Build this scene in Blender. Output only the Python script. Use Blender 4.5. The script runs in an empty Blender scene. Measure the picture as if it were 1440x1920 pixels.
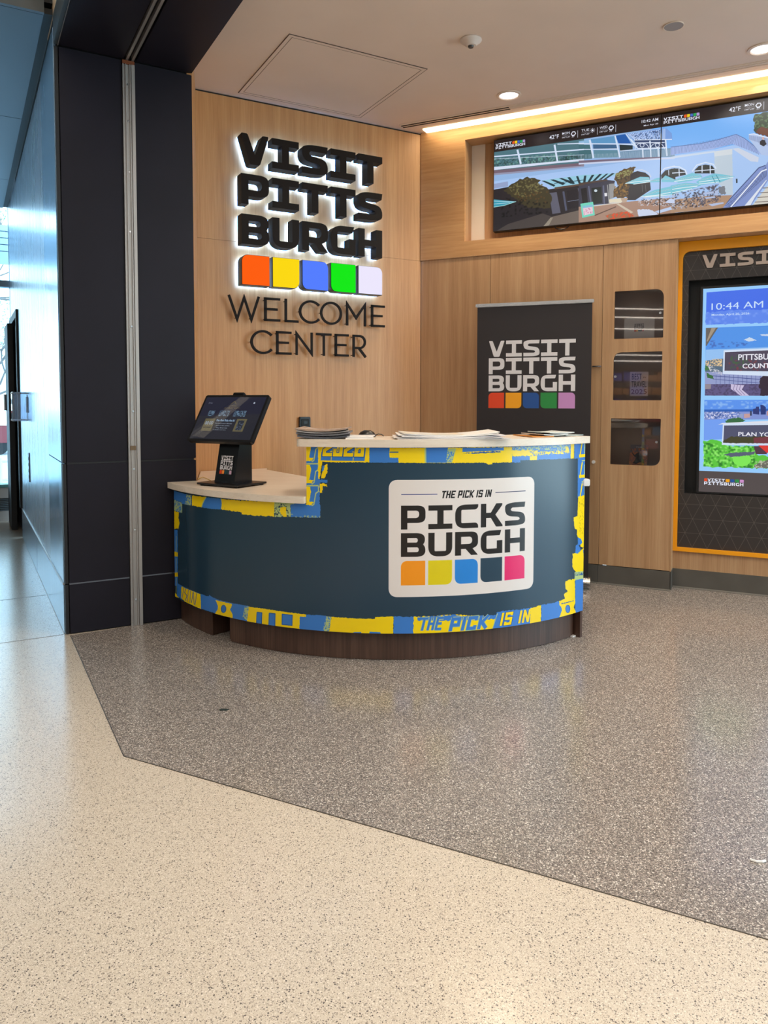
import bpy, bmesh, math, random
import numpy as np
from mathutils import Matrix, Vector
from mathutils.geometry import tessellate_polygon

# ------------------------------------------------------------------ camera
SC = bpy.context.scene
COL = SC.collection
R = math.radians
F_PX, PY = 1403.4, 823.2                       # focal length and principal row of the 1440x1920 frame
cam_d = bpy.data.cameras.new('camera')
cam_d.sensor_fit = 'VERTICAL'; cam_d.sensor_height = 36.0; cam_d.lens = F_PX / 1920 * 36
cam_d.shift_y = -(960 - PY) / 1920
cam_d.clip_start = .05; cam_d.clip_end = 300
cam = bpy.data.objects.new('camera', cam_d); COL.objects.link(cam)
_p, _r = .0508, .0013
_f = Vector((0, math.cos(_p), -math.sin(_p))); _u = Vector((0, math.sin(_p), math.cos(_p))); _x = Vector((1, 0, 0))
_X = math.cos(_r) * _x + math.sin(_r) * _u; _U = -math.sin(_r) * _x + math.cos(_r) * _u
M = Matrix((( _X.x, _U.x, -_f.x, 0), (_X.y, _U.y, -_f.y, 0), (_X.z, _U.z, -_f.z, 1.30), (0, 0, 0, 1)))
cam.matrix_world = M
SC.camera = cam

# ------------------------------------------------------------------ world, exposure
SC.view_settings.view_transform = 'Standard'
SC.view_settings.look = 'None'
SC.view_settings.gamma = 1.0
SC.view_settings.use_curve_mapping = False
SC.view_settings.exposure = 0.0
w = bpy.data.worlds.new('overcast_sky'); SC.world = w; w.use_nodes = True
nt = w.node_tree; nt.nodes.clear()
wo = nt.nodes.new('ShaderNodeOutputWorld'); bg = nt.nodes.new('ShaderNodeBackground')
tc = nt.nodes.new('ShaderNodeTexCoord'); sx = nt.nodes.new('ShaderNodeSeparateXYZ'); rp = nt.nodes.new('ShaderNodeValToRGB')
nt.links.new(tc.outputs['Generated'], sx.inputs[0]); nt.links.new(sx.outputs['Z'], rp.inputs['Fac'])
rp.color_ramp.elements[0].color = (.66, .89, 1, 1); rp.color_ramp.elements[1].color = (.42, .72, 1, 1)
nt.links.new(rp.outputs['Color'], bg.inputs['Color']); bg.inputs['Strength'].default_value = 6.3
nt.links.new(bg.outputs[0], wo.inputs[0])
SC.cycles.max_bounces = 8; SC.cycles.diffuse_bounces = 4; SC.cycles.glossy_bounces = 4
SC.cycles.transparent_max_bounces = 12; SC.cycles.sample_clamp_indirect = 6.0
SC.cycles.caustics_reflective = False; SC.cycles.caustics_refractive = False

# frames of the room: origin, angle (local x along the wall, local y into it)
AJ = R(29.36); OJ = Vector((-1.762, 4.092, 0))       # portal jamb; its local y runs down the corridor
AB = R(28.57); OB = Vector((.285, 5.884, 0))         # sign wall, x < 0 from the corner
AC = R(-25.96)                                       # display wall, x > 0 from the corner
def fr(o, a, x, y, z=0):
    return Vector((o.x + x * math.cos(a) - y * math.sin(a), o.y + x * math.sin(a) + y * math.cos(a), z))

# ceiling luminaires as area lamps (those on the store side have no fixture)
def area_light(name, loc, size, size_y, power, col, rotz=0, tilt=(0, 0), spread=180):
    d = bpy.data.lights.new(name, 'AREA'); d.shape = 'RECTANGLE'; d.size = size; d.size_y = size_y
    d.energy = power; d.color = col; d.spread = R(spread)
    o = bpy.data.objects.new(name, d); COL.objects.link(o); o.location = loc; o.rotation_euler = (tilt[0], tilt[1], rotz)
    return o
CONC_ROWS = (-1.6, -3.4, -5.2, -7.0)
for k, yy in enumerate(CONC_ROWS):
    for xx in (-3.6, -.9, 1.9, 4.6):
        area_light('concourse_lamp', fr(OJ, AJ, xx, yy, 3.93 if xx < 0 else 3.3), 2.2, .5, 12, (1, .95, .88), AJ)
DOWNL = [(.817, -.415), (2.343, -.4155), (3.87, -.4155)] + [(x, y) for y in (-2.3, -4.2) for x in (.9, 2.6, 4.3)]

# ------------------------------------------------------------------ small mesh kit
class MB:
    def __init__(s): s.v = []; s.f = []; s.uv = None
    def quad(s, a, b, c, d): n = len(s.v); s.v += [a, b, c, d]; s.f.append((n, n+1, n+2, n+3)); return s
    def box(s, x0, x1, y0, y1, z0, z1):
        n = len(s.v)
        s.v += [(x0,y0,z0),(x1,y0,z0),(x1,y1,z0),(x0,y1,z0),(x0,y0,z1),(x1,y0,z1),(x1,y1,z1),(x0,y1,z1)]
        s.f += [(n,n+3,n+2,n+1),(n+4,n+5,n+6,n+7),(n,n+1,n+5,n+4),(n+1,n+2,n+6,n+5),(n+2,n+3,n+7,n+6),(n+3,n,n+4,n+7)]
        return s
    def prism_z(s, pts, z0, z1):           # polygon in XY
        return s._prism([pts], lambda p, t: (p[0], p[1], t), z0, z1)
    def prism_y(s, loops, y0, y1):         # polygon (with holes) in XZ, thickness along Y
        return s._prism(loops, lambda p, t: (p[0], t, p[1]), y0, y1)
    def prism_x(s, loops, x0, x1):
        return s._prism(loops, lambda p, t: (t, p[0], p[1]), x0, x1)
    def _prism(s, loops, fn, t0, t1):
        flat = [p for l in loops for p in l]
        tris = tessellate_polygon([[Vector((p[0], p[1], 0)) for p in l] for l in loops])
        n = len(s.v); m = len(flat)
        s.v += [fn(p, t0) for p in flat] + [fn(p, t1) for p in flat]
        for t in tris: s.f.append(tuple(n+i for i in t)); s.f.append(tuple(n+m+i for i in reversed(t)))
        k = 0
        for l in loops:
            for i in range(len(l)):
                j = (i+1) % len(l); s.f.append((n+k+i, n+k+j, n+m+k+j, n+m+k+i))
            k += len(l)
        return s
    def cyl(s, p0, p1, r, n=16, r1=None):
        r1 = r if r1 is None else r1
        p0 = Vector(p0); p1 = Vector(p1); d = (p1-p0).normalized()
        a = d.orthogonal().normalized(); b = d.cross(a); k = len(s.v)
        for q, rr in ((p0, r), (p1, r1)):
            for i in range(n):
                t = 2*math.pi*i/n; s.v.append(tuple(q + (a*math.cos(t) + b*math.sin(t))*rr))
        for i in range(n): j = (i+1) % n; s.f.append((k+i, k+j, k+n+j, k+n+i))
        s.f.append(tuple(k+i for i in reversed(range(n)))); s.f.append(tuple(k+n+i for i in range(n)))
        return s
    def tube(s, pts, r, n=8, r1=None):
        pts = [Vector(p) for p in pts]; k0 = len(s.v); m = len(pts)
        for i, p in enumerate(pts):
            d = (pts[min(i+1, m-1)] - pts[max(i-1, 0)]).normalized()
            a = d.cross(Vector((0, 0, 1)));
            if a.length < .05: a = d.cross(Vector((0, 1, 0)))
            a.normalize(); b = d.cross(a); rr = r if r1 is None else r + (r1-r)*i/(m-1)
            for q in range(n): t = 2*math.pi*q/n; s.v.append(tuple(p + (a*math.cos(t) + b*math.sin(t))*rr))
        for i in range(m-1):
            for q in range(n): u = (q+1) % n; s.f.append((k0+i*n+q, k0+i*n+u, k0+(i+1)*n+u, k0+(i+1)*n+q))
        s.f.append(tuple(k0+q for q in range(n))); s.f.append(tuple(k0+(m-1)*n+q for q in range(n)))
        return s
    def arc(s, r0, r1, a0, a1, z0, z1, n=48):       # ring sector about local origin, degrees
        k = len(s.v)
        for i in range(n+1):
            t = R(a0 + (a1-a0)*i/n); c, q = math.cos(t), math.sin(t)
            s.v += [(r0*c, r0*q, z0), (r1*c, r1*q, z0), (r1*c, r1*q, z1), (r0*c, r0*q, z1)]
        for i in range(n):
            for j in range(4): u = (j+1) % 4; s.f.append((k+i*4+j, k+i*4+u, k+i*4+4+u, k+i*4+4+j))
        s.f.append((k, k+1, k+2, k+3)); e = k+n*4; s.f.append((e, e+3, e+2, e+1))
        return s
    def lathe(s, prof, n=24, c=(0, 0, 0)):          # profile of (r, z)
        k = len(s.v); m = len(prof)
        for i in range(n):
            t = 2*math.pi*i/n
            for r, z in prof: s.v.append((c[0]+r*math.cos(t), c[1]+r*math.sin(t), c[2]+z))
        for i in range(n):
            j = (i+1) % n
            for q in range(m-1): s.f.append((k+i*m+q, k+j*m+q, k+j*m+q+1, k+i*m+q+1))
        return s

def prop(o, label=None, cat=None, group=None, kind=None):
    if label: o['label'] = label
    if cat: o['category'] = cat
    if group: o['group'] = group
    if kind: o['kind'] = kind
    return o

def obj(name, mb, mat, parent=None, loc=(0, 0, 0), rotz=0, bevel=0, smooth=False, uv=None, label=None, cat=None, group=None, kind=None, rot=None):
    me = bpy.data.meshes.new(name); me.from_pydata([tuple(v) for v in mb.v], [], mb.f)
    bm = bmesh.new(); bm.from_mesh(me); bmesh.ops.recalc_face_normals(bm, faces=bm.faces)
    if bevel:
        ed = [e for e in bm.edges if len(e.link_faces) == 2 and e.calc_face_angle(0) > .6]
        bmesh.ops.bevel(bm, geom=ed, offset=bevel, segments=2, affect='EDGES', clamp_overlap=True)
    bm.to_mesh(me); bm.free()
    if smooth:
        for p in me.polygons: p.use_smooth = True
        if hasattr(me, 'set_sharp_from_angle'): me.set_sharp_from_angle(angle=R(35))
    if uv:
        l = me.uv_layers.new(name='UVMap')
        for lp in me.loops: l.data[lp.index].uv = uv(me.vertices[lp.vertex_index].co)
    me.materials.append(mat)
    o = bpy.data.objects.new(name, me); COL.objects.link(o)
    if parent is not None: o.parent = parent
    o.location = loc; o.rotation_euler = rot if rot else (0, 0, rotz)
    return prop(o, label, cat, group, kind)

def thing(name, label, cat, loc=(0, 0, 0), rotz=0, group=None, kind=None):
    o = bpy.data.objects.new(name, None); COL.objects.link(o); o.location = loc; o.rotation_euler = (0, 0, rotz)
    o.empty_display_size = .1
    return prop(o, label, cat, group, kind)

# ------------------------------------------------------------------ materials
def lin(c):
    return tuple(((x/255)/12.92 if x/255 <= .04045 else ((x/255+.055)/1.055)**2.4) for x in c[:3]) + (1,)
def mat(name, c, rough=.5, metal=0, spec=.5, emit=None, es=0, coat=0):
    m = bpy.data.materials.new(name); m.use_nodes = True; b = m.node_tree.nodes['Principled BSDF']
    b.inputs['Base Color'].default_value = lin(c); b.inputs['Roughness'].default_value = rough
    b.inputs['Metallic'].default_value = metal; b.inputs['Specular IOR Level'].default_value = spec
    if coat: b.inputs['Coat Weight'].default_value = coat; b.inputs['Coat Roughness'].default_value = .05
    if emit: b.inputs['Emission Color'].default_value = lin(emit); b.inputs['Emission Strength'].default_value = es
    return m
def nn(m, t): return m.node_tree.nodes.new(t)
def lk(m, a, b): m.node_tree.links.new(a, b)
def ramp(m, stops, interp='LINEAR'):
    r = nn(m, 'ShaderNodeValToRGB'); r.color_ramp.interpolation = interp; e = r.color_ramp.elements
    while len(e) < len(stops): e.new(.5)
    for i, (p, c) in enumerate(stops): e[i].position = p; e[i].color = lin(c)
    return r
def wood(name, dark, mid, light, rough=.42, scale=(60, 60, 1.6), contrast=(.3, .5, .72), bump=.03):
    m = mat(name, mid, rough); b = m.node_tree.nodes['Principled BSDF']
    tc = nn(m, 'ShaderNodeTexCoord'); mp = nn(m, 'ShaderNodeMapping'); mp.inputs['Scale'].default_value = scale
    n1 = nn(m, 'ShaderNodeTexNoise'); n1.inputs['Scale'].default_value = 2.2; n1.inputs['Detail'].default_value = 6; n1.inputs['Roughness'].default_value = .62
    n2 = nn(m, 'ShaderNodeTexNoise'); n2.inputs['Scale'].default_value = .35; n2.inputs['Detail'].default_value = 3; n2.inputs['Distortion'].default_value = .6
    mx = nn(m, 'ShaderNodeMath'); mx.operation = 'ADD'; ml = nn(m, 'ShaderNodeMath'); ml.operation = 'MULTIPLY'; ml.inputs[1].default_value = .5
    lk(m, tc.outputs['Object'], mp.inputs[0]); lk(m, mp.outputs[0], n1.inputs[0]); lk(m, mp.outputs[0], n2.inputs[0])
    lk(m, n1.outputs[0], mx.inputs[0]); lk(m, n2.outputs[0], mx.inputs[1]); lk(m, mx.outputs[0], ml.inputs[0])
    r = ramp(m, [(contrast[0], dark), (contrast[1], mid), (contrast[2], light)]); lk(m, ml.outputs[0], r.inputs[0]); lk(m, r.outputs[0], b.inputs['Base Color'])
    bp = nn(m, 'ShaderNodeBump'); bp.inputs['Strength'].default_value = bump; bp.inputs['Distance'].default_value = .002
    lk(m, n1.outputs[0], bp.inputs['Height']); lk(m, bp.outputs[0], b.inputs['Normal'])
    return m
def terrazzo(name, base, chips, dens, scale, rough=.19):
    # matrix colour with random polygonal chips of several sizes
    m = mat(name, base, rough, spec=.5); b = m.node_tree.nodes['Principled BSDF']
    tc = nn(m, 'ShaderNodeTexCoord'); prev = None
    col = nn(m, 'ShaderNodeRGB'); col.outputs[0].default_value = lin(base); prev = col.outputs[0]
    n0 = nn(m, 'ShaderNodeTexNoise'); n0.inputs['Scale'].default_value = 190; n0.inputs['Detail'].default_value = 3
    lk(m, tc.outputs['Object'], n0.inputs[0])
    r0 = ramp(m, [(.32, chips[0]), (.5, base), (.7, chips[-1])]); lk(m, n0.outputs[0], r0.inputs[0])
    mx0 = nn(m, 'ShaderNodeMix'); mx0.data_type = 'RGBA'; mx0.inputs[0].default_value = .45
    lk(m, prev, mx0.inputs[6]); lk(m, r0.outputs[0], mx0.inputs[7]); prev = mx0.outputs[2]
    for k, (sc, dn) in enumerate(zip(scale, dens)):
        v = nn(m, 'ShaderNodeTexVoronoi'); v.inputs['Scale'].default_value = sc; v.inputs['Randomness'].default_value = 1
        mp = nn(m, 'ShaderNodeMapping'); mp.inputs['Location'].default_value = (k*3.1, k*1.7, .37*k)
        lk(m, tc.outputs['Object'], mp.inputs[0]); lk(m, mp.outputs[0], v.inputs['Vector'])
        s = nn(m, 'ShaderNodeSeparateColor'); lk(m, v.outputs['Color'], s.inputs[0])
        n = len(chips); r = ramp(m, [(i/n, c) for i, c in enumerate(chips)], 'CONSTANT'); lk(m, s.outputs[0], r.inputs[0])
        th = nn(m, 'ShaderNodeMath'); th.operation = 'LESS_THAN'; th.inputs[1].default_value = dn; lk(m, s.outputs[1], th.inputs[0])
        ds = nn(m, 'ShaderNodeMath'); ds.operation = 'LESS_THAN'; ds.inputs[1].default_value = .42; lk(m, v.outputs['Distance'], ds.inputs[0])
        ml = nn(m, 'ShaderNodeMath'); ml.operation = 'MULTIPLY'; lk(m, th.outputs[0], ml.inputs[0]); lk(m, ds.outputs[0], ml.inputs[1])
        mx = nn(m, 'ShaderNodeMix'); mx.data_type = 'RGBA'; lk(m, ml.outputs[0], mx.inputs[0]); lk(m, prev, mx.inputs[6]); lk(m, r.outputs[0], mx.inputs[7]); prev = mx.outputs[2]
    lk(m, prev, b.inputs['Base Color'])
    return m
def brushed(name, c, rough=.3, metal=.9, sc=(3, 3, .2), bump=.05):
    m = mat(name, c, rough, metal); b = m.node_tree.nodes['Principled BSDF']
    tc = nn(m, 'ShaderNodeTexCoord'); mp = nn(m, 'ShaderNodeMapping'); mp.inputs['Scale'].default_value = sc
    n = nn(m, 'ShaderNodeTexNoise'); n.inputs['Scale'].default_value = 6; n.inputs['Detail'].default_value = 5
    lk(m, tc.outputs['Object'], mp.inputs[0]); lk(m, mp.outputs[0], n.inputs[0])
    mr = nn(m, 'ShaderNodeMapRange'); mr.inputs['To Min'].default_value = rough-.07; mr.inputs['To Max'].default_value = rough+.1
    lk(m, n.outputs[0], mr.inputs[0]); lk(m, mr.outputs[0], b.inputs['Roughness'])
    bp = nn(m, 'ShaderNodeBump'); bp.inputs['Strength'].default_value = bump; bp.inputs['Distance'].default_value = .004
    lk(m, n.outputs[0], bp.inputs['Height']); lk(m, bp.outputs[0], b.inputs['Normal'])
    return m
def glass(name, tint=(255, 255, 255), refl=.12, alpha=1.0):
    m = bpy.data.materials.new(name); m.use_nodes = True; t = m.node_tree; t.nodes.clear()
    o = nn(m, 'ShaderNodeOutputMaterial'); a = nn(m, 'ShaderNodeBsdfTransparent'); g = nn(m, 'ShaderNodeBsdfGlossy'); g.inputs['Roughness'].default_value = .02
    a.inputs['Color'].default_value = lin(tint); fz = nn(m, 'ShaderNodeFresnel'); fz.inputs['IOR'].default_value = 1.5
    mu = nn(m, 'ShaderNodeMath'); mu.operation = 'ADD'; mu.inputs[1].default_value = refl; lk(m, fz.outputs[0], mu.inputs[0])
    mx = nn(m, 'ShaderNodeMixShader'); lk(m, mu.outputs[0], mx.inputs[0]); lk(m, a.outputs[0], mx.inputs[1]); lk(m, g.outputs[0], mx.inputs[2]); lk(m, mx.outputs[0], o.inputs[0])
    return m
def film():
    m = mat('clear_film', (230, 224, 214), .25); b = m.node_tree.nodes['Principled BSDF']; b.inputs['Alpha'].default_value = .08; b.inputs['Specular IOR Level'].default_value = .3
    return m
def noisy(name, c1, c2, scale, rough=.6, bump=0):
    m = mat(name, c1, rough); b = m.node_tree.nodes['Principled BSDF']; tc = nn(m, 'ShaderNodeTexCoord')
    n = nn(m, 'ShaderNodeTexNoise'); n.inputs['Scale'].default_value = scale; n.inputs['Detail'].default_value = 4
    lk(m, tc.outputs['Object'], n.inputs[0]); r = ramp(m, [(.35, c1), (.65, c2)]); lk(m, n.outputs[0], r.inputs[0]); lk(m, r.outputs[0], b.inputs['Base Color'])
    if bump:
        bp = nn(m, 'ShaderNodeBump'); bp.inputs['Strength'].default_value = bump; bp.inputs['Distance'].default_value = .002
        lk(m, n.outputs[0], bp.inputs['Height']); lk(m, bp.outputs[0], b.inputs['Normal'])
    return m
def img_mat(name, cv, rough=.3, emit=0, spec=.5):
    im = bpy.data.images.new(name, cv.W, cv.H); a = np.ones((cv.H, cv.W, 4), np.float32); a[..., :3] = np.clip(cv.a[::-1], 0, 1)
    im.pixels.foreach_set(a.ravel()); im.update(); im.pack()
    m = mat(name, (0, 0, 0) if emit else (255, 255, 255), rough, spec=spec); b = m.node_tree.nodes['Principled BSDF']
    t = nn(m, 'ShaderNodeTexImage'); t.image = im; t.extension = 'EXTEND'; u = nn(m, 'ShaderNodeUVMap'); u.uv_map = 'UVMap'; lk(m, u.outputs[0], t.inputs[0])
    if emit: lk(m, t.outputs[0], b.inputs['Emission Color']); b.inputs['Emission Strength'].default_value = emit
    else: lk(m, t.outputs[0], b.inputs['Base Color'])
    return m

OAK = wood('oak_vertical', (170, 117, 68), (193, 141, 90), (211, 162, 109))
OAKR = wood('oak_vertical_tan', (162, 121, 84), (183, 143, 104), (200, 163, 124))
OAKH = wood('oak_horizontal', (172, 125, 78), (195, 149, 101), (212, 170, 122), scale=(1.6, 40, 26))
WALNUT = wood('walnut_dark', (52, 34, 28), (78, 55, 45), (104, 78, 64), .38, (45, 45, 1.2))
TOPM = wood('pale_laminate', (212, 196, 178), (226, 211, 194), (236, 224, 210), .3, (4, 40, 60), bump=.0)
NAVY = noisy('dark_navy_panel', (25, 22, 31), (28, 25, 35), 3, .5); NAVY.node_tree.nodes['Principled BSDF'].inputs['Specular IOR Level'].default_value = .22
NAVY2 = mat('dark_navy_edge', (14, 13, 18), .5)
ALU = brushed('aluminium_track', (176, 170, 166), .42, .7, (40, 40, .6))
STEEL = brushed('brushed_steel_panel', (176, 188, 202), .27, .6, (2, 2, .15), 0)
STEELD = brushed('steel_pilaster', (140, 166, 190), .22, .8, (2, 2, .15), 0)
SILVER = mat('silver', (205, 205, 205), .25, 1)
WHITEP = mat('white_plastic', (232, 228, 224), .4)
CEIL = noisy('painted_ceiling', (222, 202, 186), (226, 206, 190), 2.5, .75)
CEILT = mat('ceiling_trim', (226, 206, 188), .6)
BLACK = mat('black_plastic', (20, 20, 22), .35)
BLACKM = mat('black_matte', (10, 10, 12), .6)
LETTER = mat('sign_letter_brown_black', (30, 22, 18), .55, spec=.15)
LETTER2 = mat('thin_letter_black', (24, 16, 13), .55, spec=.15)
KICK = noisy('rubber_base_grey', (84, 80, 74), (92, 88, 82), 6, .45)
CREAM = noisy('cream_board', (236, 224, 210), (240, 229, 216), 4, .6)
TAUPE = mat('cabinet_interior', (205, 180, 165), .6)
ORANGE = mat('orange_frame', (244, 160, 8), .4)
SLATE = mat('slate_ceiling_panel', (66, 72, 76), .4, .25)
FLIGHT = terrazzo('terrazzo_light', (204, 189, 171), [(184, 168, 150), (134, 122, 112), (218, 204, 188), (98, 90, 86), (222, 208, 192), (192, 176, 158)], (.6, .45, .3), (420, 290, 190), .2)
FDARK = terrazzo('terrazzo_dark', (128, 119, 113), [(84, 78, 74), (166, 155, 146), (108, 100, 94), (212, 202, 192), (96, 88, 86), (184, 168, 156)], (.7, .75, .45), (330, 220, 150))
STRIPM = mat('divider_strip', (92, 86, 80), .4, .6)
GLASSW = glass('window_glass', (240, 250, 255), .03)
GLASSC = glass('cabinet_glass', (246, 246, 246), .04)
LAMPW = mat('lamp_diffuser', (255, 250, 240), .5, emit=(255, 247, 228), es=2)
COVEM = mat('cove_lens', (255, 245, 225), .5, emit=(255, 232, 186), es=5)
DOWNM = mat('downlight_lens', (255, 255, 255), .5, emit=(255, 250, 250), es=3)
PAPER = mat('white_paper', (232, 228, 224), .5)

# ------------------------------------------------------------------ glyphs (2-D outlines)
def rounded(pts, seg=5):
    out = []; n = len(pts)
    for i, p in enumerate(pts):
        r = p[2] if len(p) > 2 else 0
        if not r: out.append((p[0], p[1])); continue
        a = Vector(pts[i-1][:2]) - Vector(p[:2]); b = Vector(pts[(i+1) % n][:2]) - Vector(p[:2])
        ra = min(r, a.length*.5); rb = min(r, b.length*.5)
        p0 = Vector(p[:2]) + a.normalized()*ra; p1 = Vector(p[:2]) + b.normalized()*rb; c = Vector(p[:2])
        for k in range(seg+1):
            t = k/seg; q = p0*(1-t)**2 + c*2*t*(1-t)*(.87) + p1*t*t + c*2*t*(1-t)*0 ; w_ = (1-t)**2 + 2*t*(1-t)*.87 + t*t; q = q/w_
            out.append((q.x, q.y))
    return out
T_ = .25
GL = {
 'V': [[(0,1,.05),(.235,1,.05),(.5,.33),(.765,1,.05),(1,1,.05),(.68,0,.07),(.32,0,.07)]],
 'I': [[(0,0),(1,0),(1,.22),(.63,.22),(.63,.78),(1,.78),(1,1),(0,1),(0,.78),(.37,.78),(.37,.22),(0,.22)]],
 'T': [[(.37,0),(.63,0),(.63,.77),(1,.77),(1,1),(0,1),(0,.77),(.37,.77)]],
 'S': [[(1,1),(.3,1,.28),(0,.9,.1),(0,.62,.1),(.12,.42,.2),(.68,.36,.1),(.74,.27,.06),(.66,.22,.04),(0,.22),(0,0),(.72,0,.25),(1,.08,.12),(1,.38,.12),(.86,.56,.2),(.32,.62,.1),(.26,.7,.06),(.34,.78,.05),(.97,.78)]],
 'P': [[(0,0),(.26,0),(.26,.27),(.8,.27,.18),(1,.38,.16),(1,.88,.16),(.82,1,.18),(0,1)],[(.26,.48),(.66,.48,.06),(.74,.56,.06),(.74,.72,.06),(.66,.79,.06),(.26,.79)]],
 'B': [[(0,0),(.8,0,.18),(1,.12,.16),(1,.4,.14),(.9,.52,.04),(.98,.62,.12),(.98,.88,.16),(.78,1,.18),(0,1)],[(.26,.2),(.7,.2,.05),(.74,.3,.05),(.7,.4,.05),(.26,.4)],[(.26,.6),(.66,.6,.05),(.7,.7,.05),(.66,.79,.05),(.26,.79)]],
 'U': [[(0,1),(0,.2,.2),(.22,0,.2),(.78,0,.2),(1,.2,.2),(1,1),(.74,1),(.74,.22,.04),(.26,.22,.04),(.26,1)]],
 'R': [[(0,0),(.26,0),(.26,.27),(.46,.27),(.7,0),(1,0),(.76,.28),(1,.4,.14),(1,.88,.16),(.82,1,.18),(0,1)],[(.26,.48),(.66,.48,.06),(.74,.56,.06),(.74,.72,.06),(.66,.79,.06),(.26,.79)]],
 'G': [[(.94,1),(.24,1,.22),(0,.8,.22),(0,.2,.22),(.22,0,.2),(1,0),(1,.56),(.74,.56),(.74,.22),(.26,.22,.05),(.26,.78,.05),(.88,.78,.04)]],
 'H': [[(0,0),(.26,0),(.26,.39),(.74,.39),(.74,0),(1,0),(1,1),(.74,1),(.74,.61),(.26,.61),(.26,1),(0,1)]],
 'C': [[(1,1),(.24,1,.22),(0,.8,.22),(0,.2,.22),(.22,0,.2),(1,0),(1,.15,.08),(.9,.22,.05),(.26,.22,.05),(.26,.78,.05),(.88,.78,.05),(1,.86,.08)]],
 'K': [[(0,0),(.24,0),(.24,.39),(.45,.39),(.7,0,.04),(1,0),(1,.06),(.66,.52),(.98,.92),(.98,1),(.7,1),(.45,.61),(.24,.61),(.24,1),(0,1)]],
}
def glyph(c): return [rounded(l) for l in GL[c]]
def block(i, r=.27):
    q = [[0]*4, [0]*4, [0]*4, [0]*4, [0]*4]      # corner radii BL, BR, TR, TL
    q = {0: (0, 0, 0, r), 1: (0, r, 0, 0), 2: (r, 0, r, 0), 3: (r, 0, 0, 0), 4: (0, 0, r, 0)}[i]
    return rounded([(0, 0, q[0]), (1, 0, q[1]), (1, 1, q[2]), (0, 1, q[3])], 8)
def stroke(pts, wd, cap=0):
    P = [Vector(p) for p in pts]; L = []; Rr = []
    for i, p in enumerate(P):
        d0 = (P[i]-P[i-1]).normalized() if i else None; d1 = (P[i+1]-P[i]).normalized() if i < len(P)-1 else None
        if d0 is None: n = Vector((-d1.y, d1.x)); k = 1
        elif d1 is None: n = Vector((-d0.y, d0.x)); k = 1
        else:
            n = (Vector((-d0.y, d0.x)) + Vector((-d1.y, d1.x)));
            n = n.normalized() if n.length > 1e-6 else Vector((-d0.y, d0.x)); k = 1/max(.35, n.dot(Vector((-d0.y, d0.x))))
        L.append(tuple(p + n*wd/2*k)); Rr.append(tuple(p - n*wd/2*k))
    return [L + Rr[::-1]]
def ell(cx, cy, rx, ry, a0, a1, n=28): return [(cx+rx*math.cos(R(a0+(a1-a0)*i/n)), cy+ry*math.sin(R(a0+(a1-a0)*i/n))) for i in range(n+1)]
_T = None
def fonttris(s, bold=0.0, _c={}):
    k = (s, bold)
    if k in _c: return _c[k]
    cu = bpy.data.curves.new('t', 'FONT'); cu.body = s; cu.offset = bold; cu.resolution_u = 3; cu.fill_mode = 'FRONT'
    o = bpy.data.objects.new('t', cu); COL.objects.link(o); dg = bpy.context.evaluated_depsgraph_get(); me = o.evaluated_get(dg).to_mesh()
    me.calc_loop_triangles(); v = np.array([q.co[:2] for q in me.vertices]); t = np.array([q.vertices[:] for q in me.loop_triangles])
    o.evaluated_get(dg).to_mesh_clear(); bpy.data.objects.remove(o); bpy.data.curves.remove(cu)
    lo, hi = v.min(0), v.max(0); v = (v-lo)/(hi-lo); _c[k] = (v, t); return _c[k]

HV = {'T': [[(0, 1), (1, 1)], [(.5, 0), (.5, .95)]], 'H': [[(0, 0), (0, 1)], [(1, 0), (1, 1)], [(.2, .5), (.8, .5)]], 'E': [[(0, 0), (0, 1)], [(.2, 1), (1, 1)], [(.2, .5), (.8, .5)], [(.2, 0), (1, 0)]],
 'P': [[(0, 0), (0, 1)], [(.2, 1), (1, 1), (1, .42), (.2, .42)]], 'I': [[(0, 0), (0, 1)]], 'C': [[(1, .87), (1, 1), (0, 1), (0, 0), (1, 0), (1, .13)]],
 'K': [[(0, 0), (0, 1)], [(1, 1), (.3, .5), (1, 0)]], 'S': [[(1, .9), (1, 1), (0, 1), (0, .5), (1, .5), (1, 0), (0, 0), (0, .1)]], 'N': [[(0, 0), (0, 1)], [(.1, .95), (.9, .05)], [(1, 0), (1, 1)]],
 '2': [[(0, .85), (0, 1), (1, 1), (1, .58), (0, .3), (0, 0), (1, 0)]], '0': [[(0, .5), (0, 0), (1, 0), (1, 1), (0, 1), (0, .5)]],
 '6': [[(1, .87), (1, 1), (0, 1), (0, 0), (1, 0), (1, .52), (.2, .52)]]}
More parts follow.
